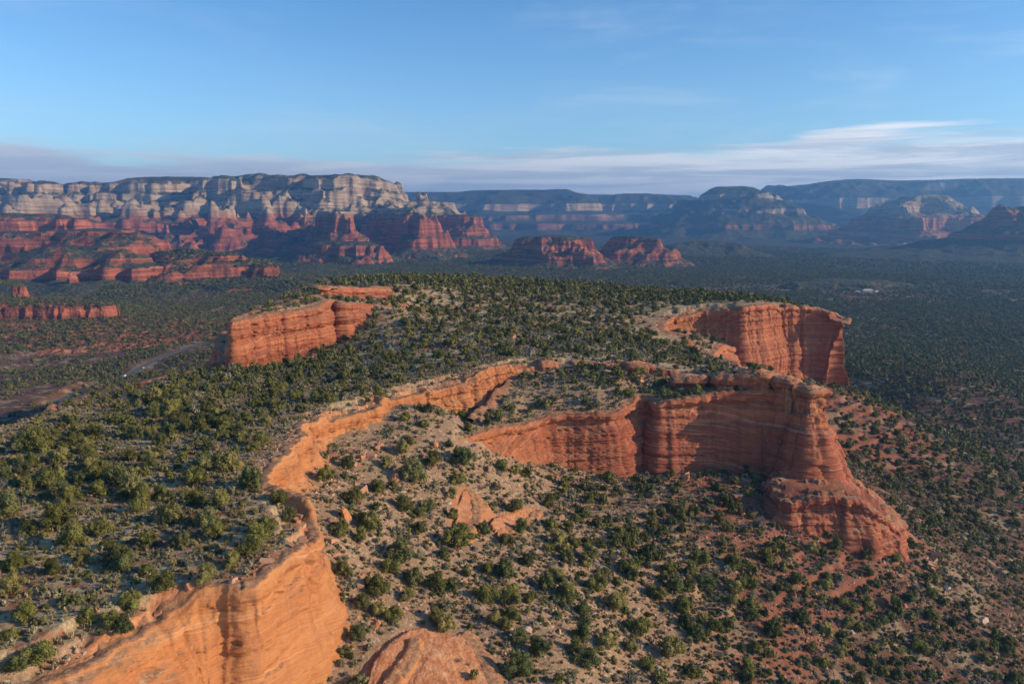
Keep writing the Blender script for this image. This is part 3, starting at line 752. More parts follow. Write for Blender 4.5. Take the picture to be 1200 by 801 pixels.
def butte(polys, warp, wl, seed, small=.35, slump=.85):
    """height field from stacked footprints: polys = [(outline, profile distances, profile heights)]"""
    def f(x, y):
        h = np.full(x.shape, -190.0)
        # long spurs and gullies that run down from the rim
        wx = x + warp * .6 * fbm(x, y, wl * 1.6, 2, seed + 3); wy = y + warp * .6 * fbm(x, y, wl * 1.6, 2, seed + 4)
        nz = warp * (ridged(wx, wy, wl, 4, seed) - .62) * 1.6 + warp * small * fbm(x, y, wl * .22, 3, seed + 9)
        msk = slump * sstep(fbm(x, y, wl * .8, 3, seed + 21), .0, .45)
        for pl, pd, ph in polys:
            d = poly_sd(x, y, pl) + nz
            e = np.interp(d, pd, ph)
            k = np.array([0, len(pd) // 3, 2 * len(pd) // 3, len(pd) - 1])
            soft = np.interp(d, np.array(pd)[k], np.array(ph)[k])
            e = e * (1 - msk) + soft * msk + np.where(e > 0, fbm(x, y, wl * 1.1, 3, seed + 23) * warp * .07, 0)
            e = e + 2.5 * fbm(x, y, wl * .12, 2, seed + 11)
            h = np.maximum(h, e)
        return h
    return f
def FP(lst):            # outline from (photo column, distance)
    return [(WD(u, y), y) for u, y in lst]
LOWF = []
def far_ranges():
    rim_m = mat_far('cream_and_red_sandstone', 60, v0=.60)
    red_m = mat_far('red_sandstone_range', 900)
    gone_m = mat_far('distant_plateau_rock', 60, 60, 1.0, red=(0.25, 0.115, 0.075), v0=.5)
    # the long white-capped range on the left
    pd = [-1150, -820, -640, -632, -500, -488, -400, -392, -290, -278, -200, -190, -120, -105, -30, 200]
    ph = [-190, -130, -100, -62, -42, 14, 32, 62, 92, 125, 150, 184, 202, 248, 266, 290]
    west = FP([(-300, 4900), (-60, 4800), (40, 5000), (74, 5300), (80, 6000), (60, 7300), (-300, 7300)])
    east = FP([(116, 5900), (128, 5400), (170, 5150), (250, 5150), (330, 4950), (398, 4900), (408, 5200), (395, 5900), (380, 7300), (140, 7300)])
    tail_ = FP([(395, 5000), (436, 5050), (445, 5400), (420, 6000), (395, 6000)])
    spur1 = FP([(268, 4620), (318, 4420), (345, 4600), (330, 5300), (275, 5300)])
    spur2 = FP([(20, 4700), (62, 4500), (86, 4650), (60, 5300), (10, 5300)])
    spur3 = FP([(180, 4800), (205, 4650), (228, 4800), (215, 5400), (190, 5400)])
    sp = ([-560, -330, -200, -190, -80, -70, 0, 60], [-190, -100, -30, 10, 60, 100, 150, 186])
    far_patch('white_rimmed_range', rim_m, -110, 560, 3500, 7300, butte([(west, pd, ph), (east, pd, [z * 1.04 for z in ph]), (tail_, pd[:12], [z if z < 100 else z * .75 for z in ph[:12]]),
        (spur1, *sp), (spur2, sp[0], [z if z < 0 else z * .9 for z in sp[1]]), (spur3, sp[0], [z if z < 0 else z * .8 for z in sp[1]])], 430, 640, 201, .6), 1100, 500)
    # red buttes in front of it
    red = [(FP([(-220, 2820), (60, 2780), (98, 2800), (90, 3200), (-220, 3300)]), [-700, -400, -110, -98, -10, 4, 60, 120], [-190, -112, -66, -8, 8, 44, 58, 68]),
           (FP([(-220, 2500), (20, 2420), (120, 2380), (165, 2360), (172, 2480), (130, 2750), (-220, 2750)]), [-620, -340, -60, -50, 0, 60], [-190, -118, -72, -26, -12, 6]),
           (FP([(-220, 2150), (40, 2080), (100, 2070), (158, 2010), (178, 2100), (150, 2400), (-220, 2400)]), [-420, -260, -30, -20, 30, 40, 140], [-190, -124, -100, -72, -60, -50, -26])]
    far_patch('red_butte', red_m, -110, 280, 1750, 3500, butte(red, 190, 380, 211, .4), 600, 420)
    hill = [(FP([(150, 2050), (200, 1990), (325, 2080), (320, 2200), (240, 2350), (150, 2350)]), [-330, -220, -8, 2, 50, 58, 160], [-190, -126, -98, -74, -58, -46, -22])]
    far_patch('red_hill', red_m, 90, 400, 1700, 2600, butte(hill, 75, 210, 221), 420, 240)
    low = [(FP([(-150, 1270), (60, 1275), (126, 1290), (128, 1330), (60, 1420), (-150, 1400)]), [-420, -220, -4, 2, 40], [-190, -123, -106, -87, -82]),
           (FP([(-150, 1480), (28, 1480), (25, 1600), (-150, 1600)]), [-120, -4, 2, 40], [-190, -100, -72, -66])]
    LOWF.append(butte(low, 20, 60, 231, slump=0)); LOWF.append(butte(hill, 75, 210, 221))
    far_patch('low_red_mesa', mat_far('low_mesa_rock', 900, veg=.3), -110, 400, 840, 1750, LOWF[0], 560, 280)
    # buttes under the middle of the range
    mid = [(FP([(372, 3900), (400, 3500), (412, 3480), (415, 3700), (400, 4400)]), [-420, -230, -120, -112, -50, -42, 0, 8, 30], [-190, -136, -110, -85, -62, -45, -10, 60, 75]),
           (FP([(360, 3350), (420, 3220), (445, 3250), (440, 3450), (380, 3500)]), [-220, -60, -5, 4, 40], [-190, -130, -100, -62, -50]),
           (FP([(430, 4600), (455, 4100), (492, 3720), (500, 3760), (470, 4700)]), [-360, -170, -90, -82, -30, -20, 10, 60], [-190, -132, -90, -60, -25, 10, 60, 95])]
    far_patch('banded_red_butte', rim_m, 310, 580, 2800, 5000, butte(mid, 90, 260, 241), 560, 360)
    mid2 = [(FP([(508, 4700), (545, 4500), (560, 4550), (555, 4900), (500, 5200)]), [-420, -200, -110, -100, -40, -30, 0, 8, 60], [-190, -136, -105, -70, -50, -20, 5, 48, 60])]
    far_patch('small_red_butte', red_m, 470, 640, 3900, 5600, butte(mid2, 110, 300, 251), 320, 240)
    cen = [(FP([(604, 3000), (650, 2900), (686, 2860), (690, 2960), (676, 3200), (622, 3300)]), [-330, -150, -60, -52, -8, 4, 50], [-190, -132, -104, -86, -66, -32, -20]),
           (FP([(722, 3150), (740, 3080), (765, 3050), (768, 3140), (740, 3300), (720, 3300)]), [-250, -130, -60, -52, -8, 4, 50], [-190, -130, -104, -84, -60, -32, -22])]
    far_patch('twin_red_butte', red_m, 540, 850, 2500, 3700, butte(cen, 75, 210, 261), 520, 260)
    # far plateau across the back
    pf = [-1900, -1300, -1000, -980, -700, -640, -330, -300, -100, 0, 80, 500]
    h1 = [-230, -150, -90, -30, 0, 70, 110, 190, 250, 290, 320, 345]
    bk = [(FP([(380, 9800), (520, 9700), (600, 9300), (680, 9400), (700, 10400), (712, 9700), (780, 9500), (790, 11500), (700, 13500), (300, 13500)]), pf, h1),
          (FP([(560, 9900), (650, 9900), (640, 12000), (560, 12000)]), [-500, -250, 0, 200], [-230, 300, 372, 385])]
    far_patch('far_plateau', gone_m, 380, 860, 7400, 13500, butte(bk, 480, 1300, 271), 640, 300)
    bk2 = [(FP([(905, 9900), (1000, 9400), (1130, 9300), (1140, 8900), (1400, 8800), (1400, 13500), (890, 13500)]), pf, [z * 1.36 if z > 0 else z for z in h1])]
    far_patch('high_blue_rim', gone_m, 820, 1330, 6900, 13500, butte(bk2, 480, 1300, 275), 640, 300)
    rt = [(FP([(838, 7300), (880, 7200), (890, 7600), (850, 8300), (820, 7900)]), [-1500, -1000, -620, -600, -360, -330, -120, -80, 60, 200], [-230, -140, -60, -20, 60, 110, 200, 250, 310, 335])]
    far_patch('domed_far_mountain', gone_m, 760, 1010, 6000, 9500, butte(rt, 220, 620, 281), 420, 260)
    rb = [(FP([(1035, 5900), (1060, 5600), (1110, 5600), (1125, 5900), (1080, 6300)]), [-700, -460, -330, -320, -200, -180, -60, -30, 80, 160], [-200, -142, -100, -75, -40, 40, 80, 120, 175, 200]),
          (FP([(975, 5700), (1000, 5600), (1140, 5600), (1150, 5800), (990, 5900)]), [-400, -200, -60, -40, 60], [-200, -142, -95, -50, -20])]
    far_patch('cream_topped_butte', mat_far('cream_and_pink_sandstone', 60, veg=.5, red=(0.44, 0.19, 0.125), v0=.72), 880, 1260, 4700, 6900, butte(rb, 170, 420, 291), 560, 300)
    # dark hill at the right edge, its skirt reaching far out to the left
    rh = [(FP([(1205, 3800), (1300, 3600), (1400, 3700), (1400, 4300), (1210, 4200)]), [-1500, -1000, -600, -330, -320, -150, -140, 0, 60], [-190, -150, -110, -50, -25, 40, 75, 160, 200])]
    far_patch('shaded_dark_hill', red_m, 850, 1420, 2500, 4600, butte(rh, 120, 420, 301), 520, 260)
    lh = [(FP([(800, 3900), (860, 3850), (850, 4100), (790, 4100)]), [-420, 0, 60], [-200, -75, -65]), (FP([(930, 2050), (1010, 2000), (1050, 2150), (960, 2200)]), [-260, 0, 60], [-200, -112, -108])]
    far_patch('low_wooded_hill', mat_far('wooded_hill_ground', 900, veg=1.0), 700, 1150, 1750, 4600, butte(lh, 60, 240, 311), 420, 240)
# ------------------------------------------------------------------ vegetation
def mat_leaf(name, dark, light, third, vary=1.0):
    m = bpy.data.materials.new(name); m.use_nodes = True
    t = NT(m.node_tree)
    oi = t.n('ShaderNodeObjectInfo')
    tc = t.n('ShaderNodeTexCoord')
    rnd = oi.outputs['Random']
    n = t.noise(t.vmath('ADD', tc.outputs['Object'], t.comb(t.math('MULTIPLY', rnd, 57.0), 0.0, 0.0)), 2.2, 3.0, 0.7)
    c = t.mix(t.smooth(n, 0.35, 0.65), dark, light)
    c = t.mix(t.math('MULTIPLY', t.smooth(rnd, 0.55, 1.0), vary), c, third)
    r2 = t.math('FRACT', t.math('MULTIPLY', rnd, 13.7))
    c = t.mix(t.math('MULTIPLY', t.smooth(r2, 0.4, 1.0), 0.55), c, tuple(v * 0.42 for v in dark))
    b = t.n('ShaderNodeBsdfPrincipled'); b.inputs['Roughness'].default_value = 0.8
    b.inputs['Specular IOR Level'].default_value = 0.15
    t.put(b.inputs['Base Color'], c)
    o = t.n('ShaderNodeOutputMaterial'); t.put(o.inputs[0], b)
    return m
M_JUN = mat_leaf('juniper_foliage', (0.088, 0.090, 0.020), (0.206, 0.194, 0.048), (0.269, 0.227, 0.071))
M_PIN = mat_leaf('pinyon_foliage', (0.062, 0.076, 0.022), (0.150, 0.156, 0.048), (0.196, 0.185, 0.067))
M_GREY = mat_leaf('grey_scrub_foliage', (0.13, 0.12, 0.066), (0.28, 0.255, 0.145), (0.34, 0.30, 0.18))
M_GRASS = mat_leaf('dry_grass', (0.22, 0.16, 0.075), (0.42, 0.33, 0.17), (0.50, 0.42, 0.25))
M_SNAG = mat_leaf('bare_grey_twigs', (0.13, 0.12, 0.10), (0.24, 0.22, 0.19), (0.2, 0.18, 0.15))
def simple_mat(name, col, rough=0.9, nscale=3.0, var=0.35, bump=0.0, rnd=0.0):
    m = bpy.data.materials.new(name); m.use_nodes = True
    t = NT(m.node_tree)
    tc = t.n('ShaderNodeTexCoord')
    n = t.noise(tc.outputs['Object'], nscale, 4.0, 0.65)
    c = t.mix(n, tuple(v * (1 - var) for v in col), tuple(min(1, v * (1 + var)) for v in col))
    if rnd:
        c = t.mix(t.math('MULTIPLY', t.n('ShaderNodeObjectInfo').outputs['Random'], rnd), c, (0.55, 0.42, 0.30))
    b = t.n('ShaderNodeBsdfPrincipled'); b.inputs['Roughness'].default_value = rough
    t.put(b.inputs['Base Color'], c)
    if bump:
        bp = t.n('ShaderNodeBump'); bp.inputs['Distance'].default_value = bump; t.put(bp.inputs['Height'], n); t.put(b.inputs['Normal'], bp)
    o = t.n('ShaderNodeOutputMaterial'); t.put(o.inputs[0], b)
    return m
M_BARK = simple_mat('juniper_bark', (0.16, 0.11, 0.075))
M_BLOCK = simple_mat('broken_block_stone', (0.40, 0.165, 0.075), 0.92, 2.2, 0.35, 0.1, 0.35)
M_STONE = simple_mat('fallen_sandstone', (0.42, 0.20, 0.105), 0.92, 1.5, 0.35, 0.08, 0.6)

def ico(sub):
    import bmesh
    bm = bmesh.new(); bmesh.ops.create_icosphere(bm, subdivisions=sub, radius=1.0)
    co = np.array([v.co for v in bm.verts]); f = np.array([[v.index for v in fa.verts] for fa in bm.faces]); bm.free()
    return co, f
ICO1, ICO2, ICO3 = ico(1), ico(2), ico(3)

def crown(seed, width=1.0, hgt=0.85, nl=900, leaf=0.075, lobes=16, open_=0.25, core=True, upright=0.0, low=0.0):
    """crown of a bushy conifer, about `width` wide with its foot at z=0: lobes of small leaf sprays round a ragged core"""
    g = np.random.default_rng(seed)
    L = []
    for k in range(lobes):
        a = g.uniform(0, 2 * np.pi); h = g.uniform(0.16, 0.92) ** 0.9
        prof = np.sqrt(max(0.05, 1 - ((h - 0.36) / 0.66) ** 2))
        rr = prof * width * 0.5 * g.uniform(0.3, 1.0)
        L.append((rr * np.cos(a), rr * np.sin(a), h * hgt * (1 - .12 * g.random()), g.uniform(0.13, 0.235) * width * (0.7 + .6 * prof * .5), g.uniform(.8, 1.3) + upright))
    L.append((0, 0, hgt * .82, .17 * width, 1.1)); L.append((0, 0, hgt * .4, .33 * width, 1.0))
    skew = g.normal(0, .10, 2)
    L = np.array(L)
    vol = L[:, 3] ** 2; pk = g.choice(len(L), nl, p=vol / vol.sum())
    d = g.normal(size=(nl, 3)); d /= np.linalg.norm(d, axis=1)[:, None]
    rad = L[pk, 3] * g.uniform(.72, 1.12, nl) * np.where(g.random(nl) < .09, g.uniform(1.15, 1.6, nl), 1)
    c = L[pk, :3] + d * rad[:, None] * np.stack([np.ones(nl), np.ones(nl), L[pk, 4]], 1)
    c[:, :2] += skew * c[:, 2:3]
    c[:, 2] = np.abs(c[:, 2])
    # each spray: a bent leaf-sized diamond facing roughly outward
    nrm = d + g.normal(0, .55, (nl, 3)); nrm /= np.linalg.norm(nrm, axis=1)[:, None]
    up = np.array([0, 0, 1.0]) + g.normal(0, .5, (nl, 3))
    t1 = np.cross(nrm, up); t1 /= np.linalg.norm(t1, axis=1)[:, None] + 1e-9
    t2 = np.cross(nrm, t1)
    s = (leaf * g.uniform(.6, 1.4, nl))[:, None]
    quad = np.stack([c - t2 * s * 1.15, c + t1 * s * .7, c + t2 * s * 1.15 + nrm * s * .3, c - t1 * s * .7], 1)
    co = [quad.reshape(-1, 3)]; qs = [np.arange(nl * 4).reshape(-1, 4)]; off = nl * 4
    if core:
        ci, fi = ICO1
        for (x, y, z, r_, st) in L:
            v = ci * (r_ * .74) * (1 + .25 * g.normal(size=(len(ci), 1)))
            v = v * [1, 1, st] + [x, y, z]; v[:, :2] += skew * v[:, 2:3]; v[:, 2] = np.maximum(v[:, 2], 0.01)
            co.append(v); qs.append(np.c_[fi, fi[:, 2]] + off); off += len(v)
    return np.vstack(co), np.vstack(qs)
def tri_clean(q):
    return q
def mesh_data(name, co, q, mat):
    """mesh that may hold triangles written as quads with a repeated last corner"""
    me = bpy.data.meshes.new(name)
    faces = [tuple(f) if f[2] != f[3] else tuple(f[:3]) for f in q.tolist()]
    me.from_pydata(co.tolist(), [], faces); me.materials.append(mat)
    return me
def trunk_data(name, seed, w, h, mat=None, limbs=5, fork=False):
    g = np.random.default_rng(seed)
    co = []; q = []
    def limb(p0, p1, r0, r1, n=6, seg=4):
        base = len(co)
        ax = (p1 - p0); L = np.linalg.norm(ax); ax = ax / L
        s = np.cross(ax, [0.3, 1, 0.2]); s /= np.linalg.norm(s); t = np.cross(ax, s)
        for k in range(seg + 1):
            f = k / seg; c = p0 + (p1 - p0) * f + g.normal(0, .03 * L, 3) * (0 < k < seg); r_ = r0 + (r1 - r0) * f
            for j in range(n):
                a = 2 * np.pi * j / n
                co.append(c + (s * np.cos(a) + t * np.sin(a)) * r_)
        for k in range(seg):
            for j in range(n):
                q.append((base + k * n + j, base + k * n + (j + 1) % n, base + (k + 1) * n + (j + 1) % n, base + (k + 1) * n + j))
    limb(np.array([0, 0, -.06]), np.array([g.normal(0, .04), g.normal(0, .04), .42 * h]), .055 * w, .032 * w)
    for k in range(limbs):
        a = 2 * np.pi * (k + g.random()) / limbs
        tip = np.array([np.cos(a) * .34 * w, np.sin(a) * .34 * w, h * g.uniform(.42, .9 if fork else .78)])
        limb(np.array([0, 0, .08 + .25 * k / limbs]), tip, .026 * w, .009 * w)
        if fork:
            for _ in range(4):
                st = tip * g.uniform(.45, .9)
                limb(st, st + np.array([g.normal(0, .16), g.normal(0, .16), g.uniform(.02, .26)]), .014 * w, .006 * w, 4, 2)
    return mesh_data(name, np.array(co), np.array(q), mat or M_BARK)

# ---- where things may stand
def low_mesa_h(x, y): return np.full(np.shape(x), -300.0)
def ground_h(x, y):
    h = height(x, y, None, True)
    far = np.hypot(x, y) > 860
    if far.any() and LOWF:
        xf, yf = x[far], y[far]
        hh = h[far]
        for f in LOWF: hh = np.maximum(hh, f(xf, yf))
        h[far] = hh
    return h
def visible(x, y, z, up=1.5, steps=56):
    """is the point seen from the camera, over the land in between"""
    ok = np.ones(len(x), bool)
    for k in range(1, steps):
        f = 1 - (1 - k / steps) ** 1.6
        if k / steps > .985: break
        hx, hy = x * f, y * f
        hz = CAM_Z + (z + up - CAM_Z) * f
        sel = np.hypot(hx, hy) > 60
        hh = height(hx, hy)
        ok &= ~(sel & (hh > hz + .4))
    return ok
def hit_pixels(lst):
    u = np.array([q[0] for q in lst], float); v = np.array([q[1] for q in lst], float)
    cx = (u - 600) / FPX; cy = -(v - 400.5) / FPX
    d = np.stack([cx, math.cos(PITCH) + cy * math.sin(PITCH), -math.sin(PITCH) + cy * math.cos(PITCH)], 1)
    t = np.full(len(u), 80.0); done = np.zeros(len(u), bool)
    for _ in range(1400):
        p = d * t[:, None]; below = CAM_Z + p[:, 2] < height(p[:, 0], p[:, 1])
        done |= below
        if done.all(): break
        t = np.where(done, t, t * 1.0022 + .05)
    p = d * t[:, None]
    return p[:, 0], p[:, 1], t
def thin(x, y, pri, rad):
    """drop points closer than rad to an earlier kept one (grid hash)"""
    cell = rad.max(); grid = {}; keep = []
    order = np.argsort(-pri)
    for i in order:
        cx, cy = int(x[i] // cell), int(y[i] // cell)
        bad = False
        for a in (-1, 0, 1):
            for b in (-1, 0, 1):
                for j in grid.get((cx + a, cy + b), ()):
                    if (x[i] - x[j]) ** 2 + (y[i] - y[j]) ** 2 < (0.5 * (rad[i] + rad[j])) ** 2:
                        bad = True; break
                if bad: break
            if bad: break
        if not bad:
            grid.setdefault((cx, cy), []).append(i); keep.append(i)
    return np.array(keep, int)
def sector(n, r0, r1, a0=-38, a1=42, g=RNG):
    r = np.sqrt(g.uniform(r0 * r0, r1 * r1, n)); a = np.radians(g.uniform(a0, a1, n))
    return r * np.sin(a), r * np.cos(a)
def sector_area(r0, r1, a0=-38, a1=42): return 0.5 * (r1 * r1 - r0 * r0) * math.radians(a1 - a0)

JUN_PIX = [(192,690,33),(154,713,27),(104,727,22),(147,668,25),(132,730,24),(48,775,36),(8,752,24),(150,793,20),(22,664,30),(82,641,31),(70,618,36),(12,605,40),(82,588,26),(200,612,33),(242,618,28),(252,631,27),(312,626,28),(295,571,28),(270,549,30),
 (227,569,26),(142,570,32),(107,562,27),(55,571,38),(70,543,28),(42,532,32),(242,686,27),(272,665,20),(62,672,24),(30,728,26),(15,696,30),(240,552,26),(190,585,24),(338,612,18),(20,785,22),(96,660,20),(214,640,22),(325,590,22),(118,625,24),(176,640,22),(34,625,24),(160,600,26),(258,596,24),
 (407,548,16),(383,562,22),(417,588,24),(441,517,12),(471,532,18),(454,548,15),(508,546,20),(480,520,13),(484,564,30),(543,544,27),(526,523,11),(538,566,20),(442,576,23),(461,574,12),(508,576,13),(529,583,15),(476,598,22),(492,605,16),(503,598,18),(531,607,16),(433,621,29),(401,625,24),(421,634,18),
 (493,624,15),(565,574,12),(581,574,14),(604,556,14),(588,552,18),(616,559,14),(582,601,10),(602,600,20),(566,625,17),(546,631,24),(591,637,18),(612,624,18),(530,640,30),
 (442,692,28),(468,657,30),(462,727,26),(443,722,18),(424,714,20),(510,689,24),(528,692,20),(520,740,24),(521,714,14),(477,704,18),(486,685,22),(519,652,15),(548,676,13),(571,705,28),(591,674,27),(617,662,20),(601,706,26),(621,704,18),(599,724,20),(577,730,18),(591,736,18),
 (609,753,22),(633,768,25),(609,792,34),(418,749,22),(404,766,16),(539,776,10),(549,780,9),(555,796,13),(457,669,24),(571,671,16),(412,687,14),(404,670,20),
 (440,598,14),(655,640,22),(690,655,24),(640,690,24),(668,705,22),(700,690,26),(735,668,24),(760,655,20),(720,715,26),(748,742,28),(712,760,26),(688,780,28),(770,700,24),(800,720,24),(783,770,28),(828,690,22),(850,740,24),(880,712,22),(905,745,22),(938,730,20),(820,660,20),(862,668,20)]

def build_veg():
    jx, jy, jt = hit_pixels(JUN_PIX)
    jd = np.array([q[2] for q in JUN_PIX]) * jt / FPX * .96
    dA_ = lambda x, y: sdist(LD['mesa'], x, y)
    dB_ = lambda x, y: sdist(LD['lower'], x, y)
    pts = []
    # near land: one candidate field thinned by a density map
    n = int(sector_area(70, 1250) / 7.5)
    x, y = sector(n, 70, 1250)
    z = ground_h(x, y)
    e = 1.2
    slope = np.hypot(ground_h(x + e, y) - z, ground_h(x, y + e) - z) / e
    a = dA_(x, y); b = dB_(x, y); fu = sdist(LD['fin'], x, y); r = np.hypot(x, y)
    cl = fbm(x, y, 55, 3, 301); cl2 = fbm(x, y, 20, 2, 302)
    u, v, f = project(x, y, z)
    onmesa = a > 3.5
    dens = np.zeros(n)
    dm = np.where(r < 175, .010, .043) * (1 + .9 * cl) + np.where(r >= 175, .02, 0) * sstep(cl, -.1, .4)
    dm = np.where((r > 330), .085, dm)
    edge = sstep(a + 6 * cl2, 5, 20)
    dm = dm * np.where(r < 175, 1, .16 + .84 * edge)
    dm = np.where((r < 240) & (u < 420), np.where(v > 590, .004, dm * 1.1), dm)
    dm = np.where((u > 420) & (u < 800) & (v > 396) & (v < 440), dm * .5, dm)
    dens = np.where(onmesa, dm, dens)
    mid = (b > 2) & ~onmesa & (a < -3)
    gul = (u > 715) & (u < 775) & (v > 455) & (v < 505)
    dens = np.where(mid, np.where(gul, .17, .085 * (1 + cl2)), dens)
    out = (b < -4) & (a < -4.5)
    for L in (LV[5:] + LV[:1]): out &= sdist(L, x, y) < -.5
    bowl = out & (z > -62) & (x > -60)
    dens = np.where(bowl, np.where(u > 640, .062, .034) * (1 + .9 * cl + .5 * cl2), dens)
    dens = np.where(bowl & (u < 640) & (v > 515), .0025, dens)
    dens = np.where(bowl & (x > 45) & (z > -45) & (v < 600), .04, dens)
    dens = np.where(bowl & (z < -50), .080 * (1 + .7 * cl), dens)
    pl = out & ~bowl
    dens = np.where(pl, .085 * np.clip(.72 + 1.7 * cl + .6 * cl2 + .8 * fbm(x, y, 190, 2, 305), .04, 1.4), dens)
    dens = np.where(pl & (x > 60), .088 * np.clip(.9 + .9 * cl + .4 * cl2, .1, 1.3), dens)
    valley = pl & (x < -100)
    dens = np.where(valley, .045 * np.clip(.55 + 1.6 * cl + .9 * cl2, .03, 1.6), dens)
    dens = np.where(seg_dist(x, y, ROAD) < 9, 0, dens)
    dens = np.where(slope > 1.1, 0, dens)
    k = RNG.random(n) < dens * 7.5
    x, y, z, r, onm, vly = x[k], y[k], z[k], r[k], onmesa[k], (pl & (x < 2000))[k]
    dia = RNG.uniform(1.9, 4.4, len(x)) * np.where(RNG.random(len(x)) < .35, .6, 1.0) * np.where(RNG.random(len(x)) < .08, 1.25, 1.0) * np.where(r > 500, 1.12, 1.0)
    x = np.r_[jx, x]; y = np.r_[jy, y]; dia = np.r_[jd, dia]
    pri = np.r_[np.full(len(jx), 9.0), RNG.random(len(x) - len(jx))]
    kp = thin(x, y, pri, dia * .78)
    manual = kp < len(jx)
    x, y, dia = x[kp], y[kp], dia[kp]; z = ground_h(x, y)
    u, v, f = project(x, y, z)
    vis = visible(x, y, z)
    size = np.where(vis & (u > 4) & (u < 1196) & (v < 800), dia / f, 0)
    order = np.argsort(-size - manual * 0.0)
    return dict(x=x, y=y, z=z, dia=dia, u=u, v=v, vis=vis, size=size, order=order)

def scatter(name, label, cat, protos, x, y, z, scl, mat=None, tilt=0.12, zs=None):
    """countless small things as one object: points carrying their turn and size, the shape set on each by nodes"""
    n = len(x)
    me = bpy.data.meshes.new(name); me.vertices.add(n)
    me.vertices.foreach_set('co', np.stack([x, y, z], 1).astype(np.float32).ravel())
    g = np.random.default_rng(abs(hash(len(name))) % 1000)
    at = me.attributes.new('rot', 'FLOAT_VECTOR', 'POINT')
    at.data.foreach_set('vector', np.stack([g.normal(0, tilt, n), g.normal(0, tilt, n), g.uniform(0, 6.283, n)], 1).astype(np.float32).ravel())
    at = me.attributes.new('scl', 'FLOAT_VECTOR', 'POINT')
    zs = g.uniform(.8, 1.2, n) if zs is None else zs
    at.data.foreach_set('vector', np.stack([scl * g.uniform(.88, 1.12, n), scl * g.uniform(.88, 1.12, n), scl * zs], 1).astype(np.float32).ravel())
    at = me.attributes.new('pick', 'INT', 'POINT')
    at.data.foreach_set('value', g.integers(0, len(protos), n).astype(np.int32))
    ob = bpy.data.objects.new(name, me); COL.objects.link(ob)
    tag(ob, label, cat, kind='stuff')
    c = bpy.data.collections.new(name + '_kinds')
    for i, p in enumerate(protos):
        o = bpy.data.objects.new('%s_%02d' % (name, i), p); c.objects.link(o)
    ng = bpy.data.node_groups.new(name, 'GeometryNodeTree')
    ng.interface.new_socket('Geometry', in_out='INPUT', socket_type='NodeSocketGeometry')
    ng.interface.new_socket('Geometry', in_out='OUTPUT', socket_type='NodeSocketGeometry')
    N = ng.nodes; Lk = ng.links
    gi = N.new('NodeGroupInput'); go = N.new('NodeGroupOutput')
    iop = N.new('GeometryNodeInstanceOnPoints'); ci = N.new('GeometryNodeCollectionInfo')
    ci.inputs['Collection'].default_value = c; ci.inputs['Separate Children'].default_value = True; ci.inputs['Reset Children'].default_value = True
    def na(nm, ty):
        q = N.new('GeometryNodeInputNamedAttribute'); q.data_type = ty; q.inputs[0].default_value = nm
        return q.outputs['Attribute']
    e2r = N.new('FunctionNodeEulerToRotation')
    Lk.new(na('rot', 'FLOAT_VECTOR'), e2r.inputs[0])
    Lk.new(gi.outputs[0], iop.inputs['Points']); Lk.new(ci.outputs[0], iop.inputs['Instance'])
    iop.inputs['Pick Instance'].default_value = True
    Lk.new(na('pick', 'INT'), iop.inputs['Instance Index'])
    Lk.new(e2r.outputs[0], iop.inputs['Rotation']); Lk.new(na('scl', 'FLOAT_VECTOR'), iop.inputs['Scale'])
    Lk.new(iop.outputs[0], go.inputs[0])
    mod = ob.modifiers.new('scatter', 'NODES'); mod.node_group = ng
    return ob

def tuft_data(name, seed, n, mat, h=.5, w=.5, lean=.6):
    g = np.random.default_rng(seed)
    co = []; q = []
    for k in range(n):
        a = g.uniform(0, 6.283); r0 = g.uniform(0, .18) * w; le = g.uniform(.2, lean)
        b = np.array([np.cos(a) * r0, np.sin(a) * r0, 0]); d = np.array([np.cos(a) * le, np.sin(a) * le, 1.0]); d /= np.linalg.norm(d)
        s = np.array([-np.sin(a), np.cos(a), 0]) * g.uniform(.05, .10); hh = h * g.uniform(.6, 1.2)
        co += [b - s, b + s, b + d * hh + s * .2, b + d * hh - s * .2]; q.append([4 * k, 4 * k + 1, 4 * k + 2, 4 * k + 3])
    return mesh_data(name, np.array(co), np.array(q), mat)
def block_data(name, seed):
    g = np.random.default_rng(seed)
    co = np.array([(x, y, z) for x in (-.5, .5) for y in (-.5, .5) for z in (-.3, .3)]) * [g.uniform(.9, 1.5), g.uniform(.6, 1.1), g.uniform(.5, 1.1)]
    co = co + g.normal(0, .07, co.shape)
    f = np.array([(0, 1, 3, 2), (4, 6, 7, 5), (0, 4, 5, 1), (2, 3, 7, 6), (0, 2, 6, 4), (1, 5, 7, 3)])
    me = mesh_data(name, co, f, M_BLOCK)
    return me
def stone_data(name, seed, flat=.6, sub=ICO2):
    g = np.random.default_rng(seed)
    co, f = sub; co = co.copy()
    for k in range(9):           # knock flat facets off a ball
        d = g.normal(size=3); d /= np.linalg.norm(d); t = g.uniform(.45, .8)
        pr = co @ d; co -= np.maximum(pr - t, 0)[:, None] * d
    co *= [.5 * g.uniform(.8, 1.2), .5 * g.uniform(.6, 1.0), .5 * flat * g.uniform(.8, 1.2)]
    me = mesh_data(name, co, np.c_[f, f[:, 2]], M_STONE)
    return me
build_haze()
build_ground()
for i_, L_ in enumerate(LV):
    nm_ = {'lower': 'lower_cliff_wall', 'mesa': 'upper_cliff_wall', 'fin': 'fin_cliff_wall', 'knob': 'summit_cliff_wall', 'pedestal': 'cliff_foot_ledge', 'dome': 'slickrock_dome', 'dome2': 'slickrock_crest', 'ledge': 'slickrock_ledge', 'ledge2': 'slickrock_shelf'}.get(L_['name'], 'sandstone_knob')
    build_cliff(i_, nm_, .42 if i_ < 5 else .3)
far_ranges()
VG = build_veg()
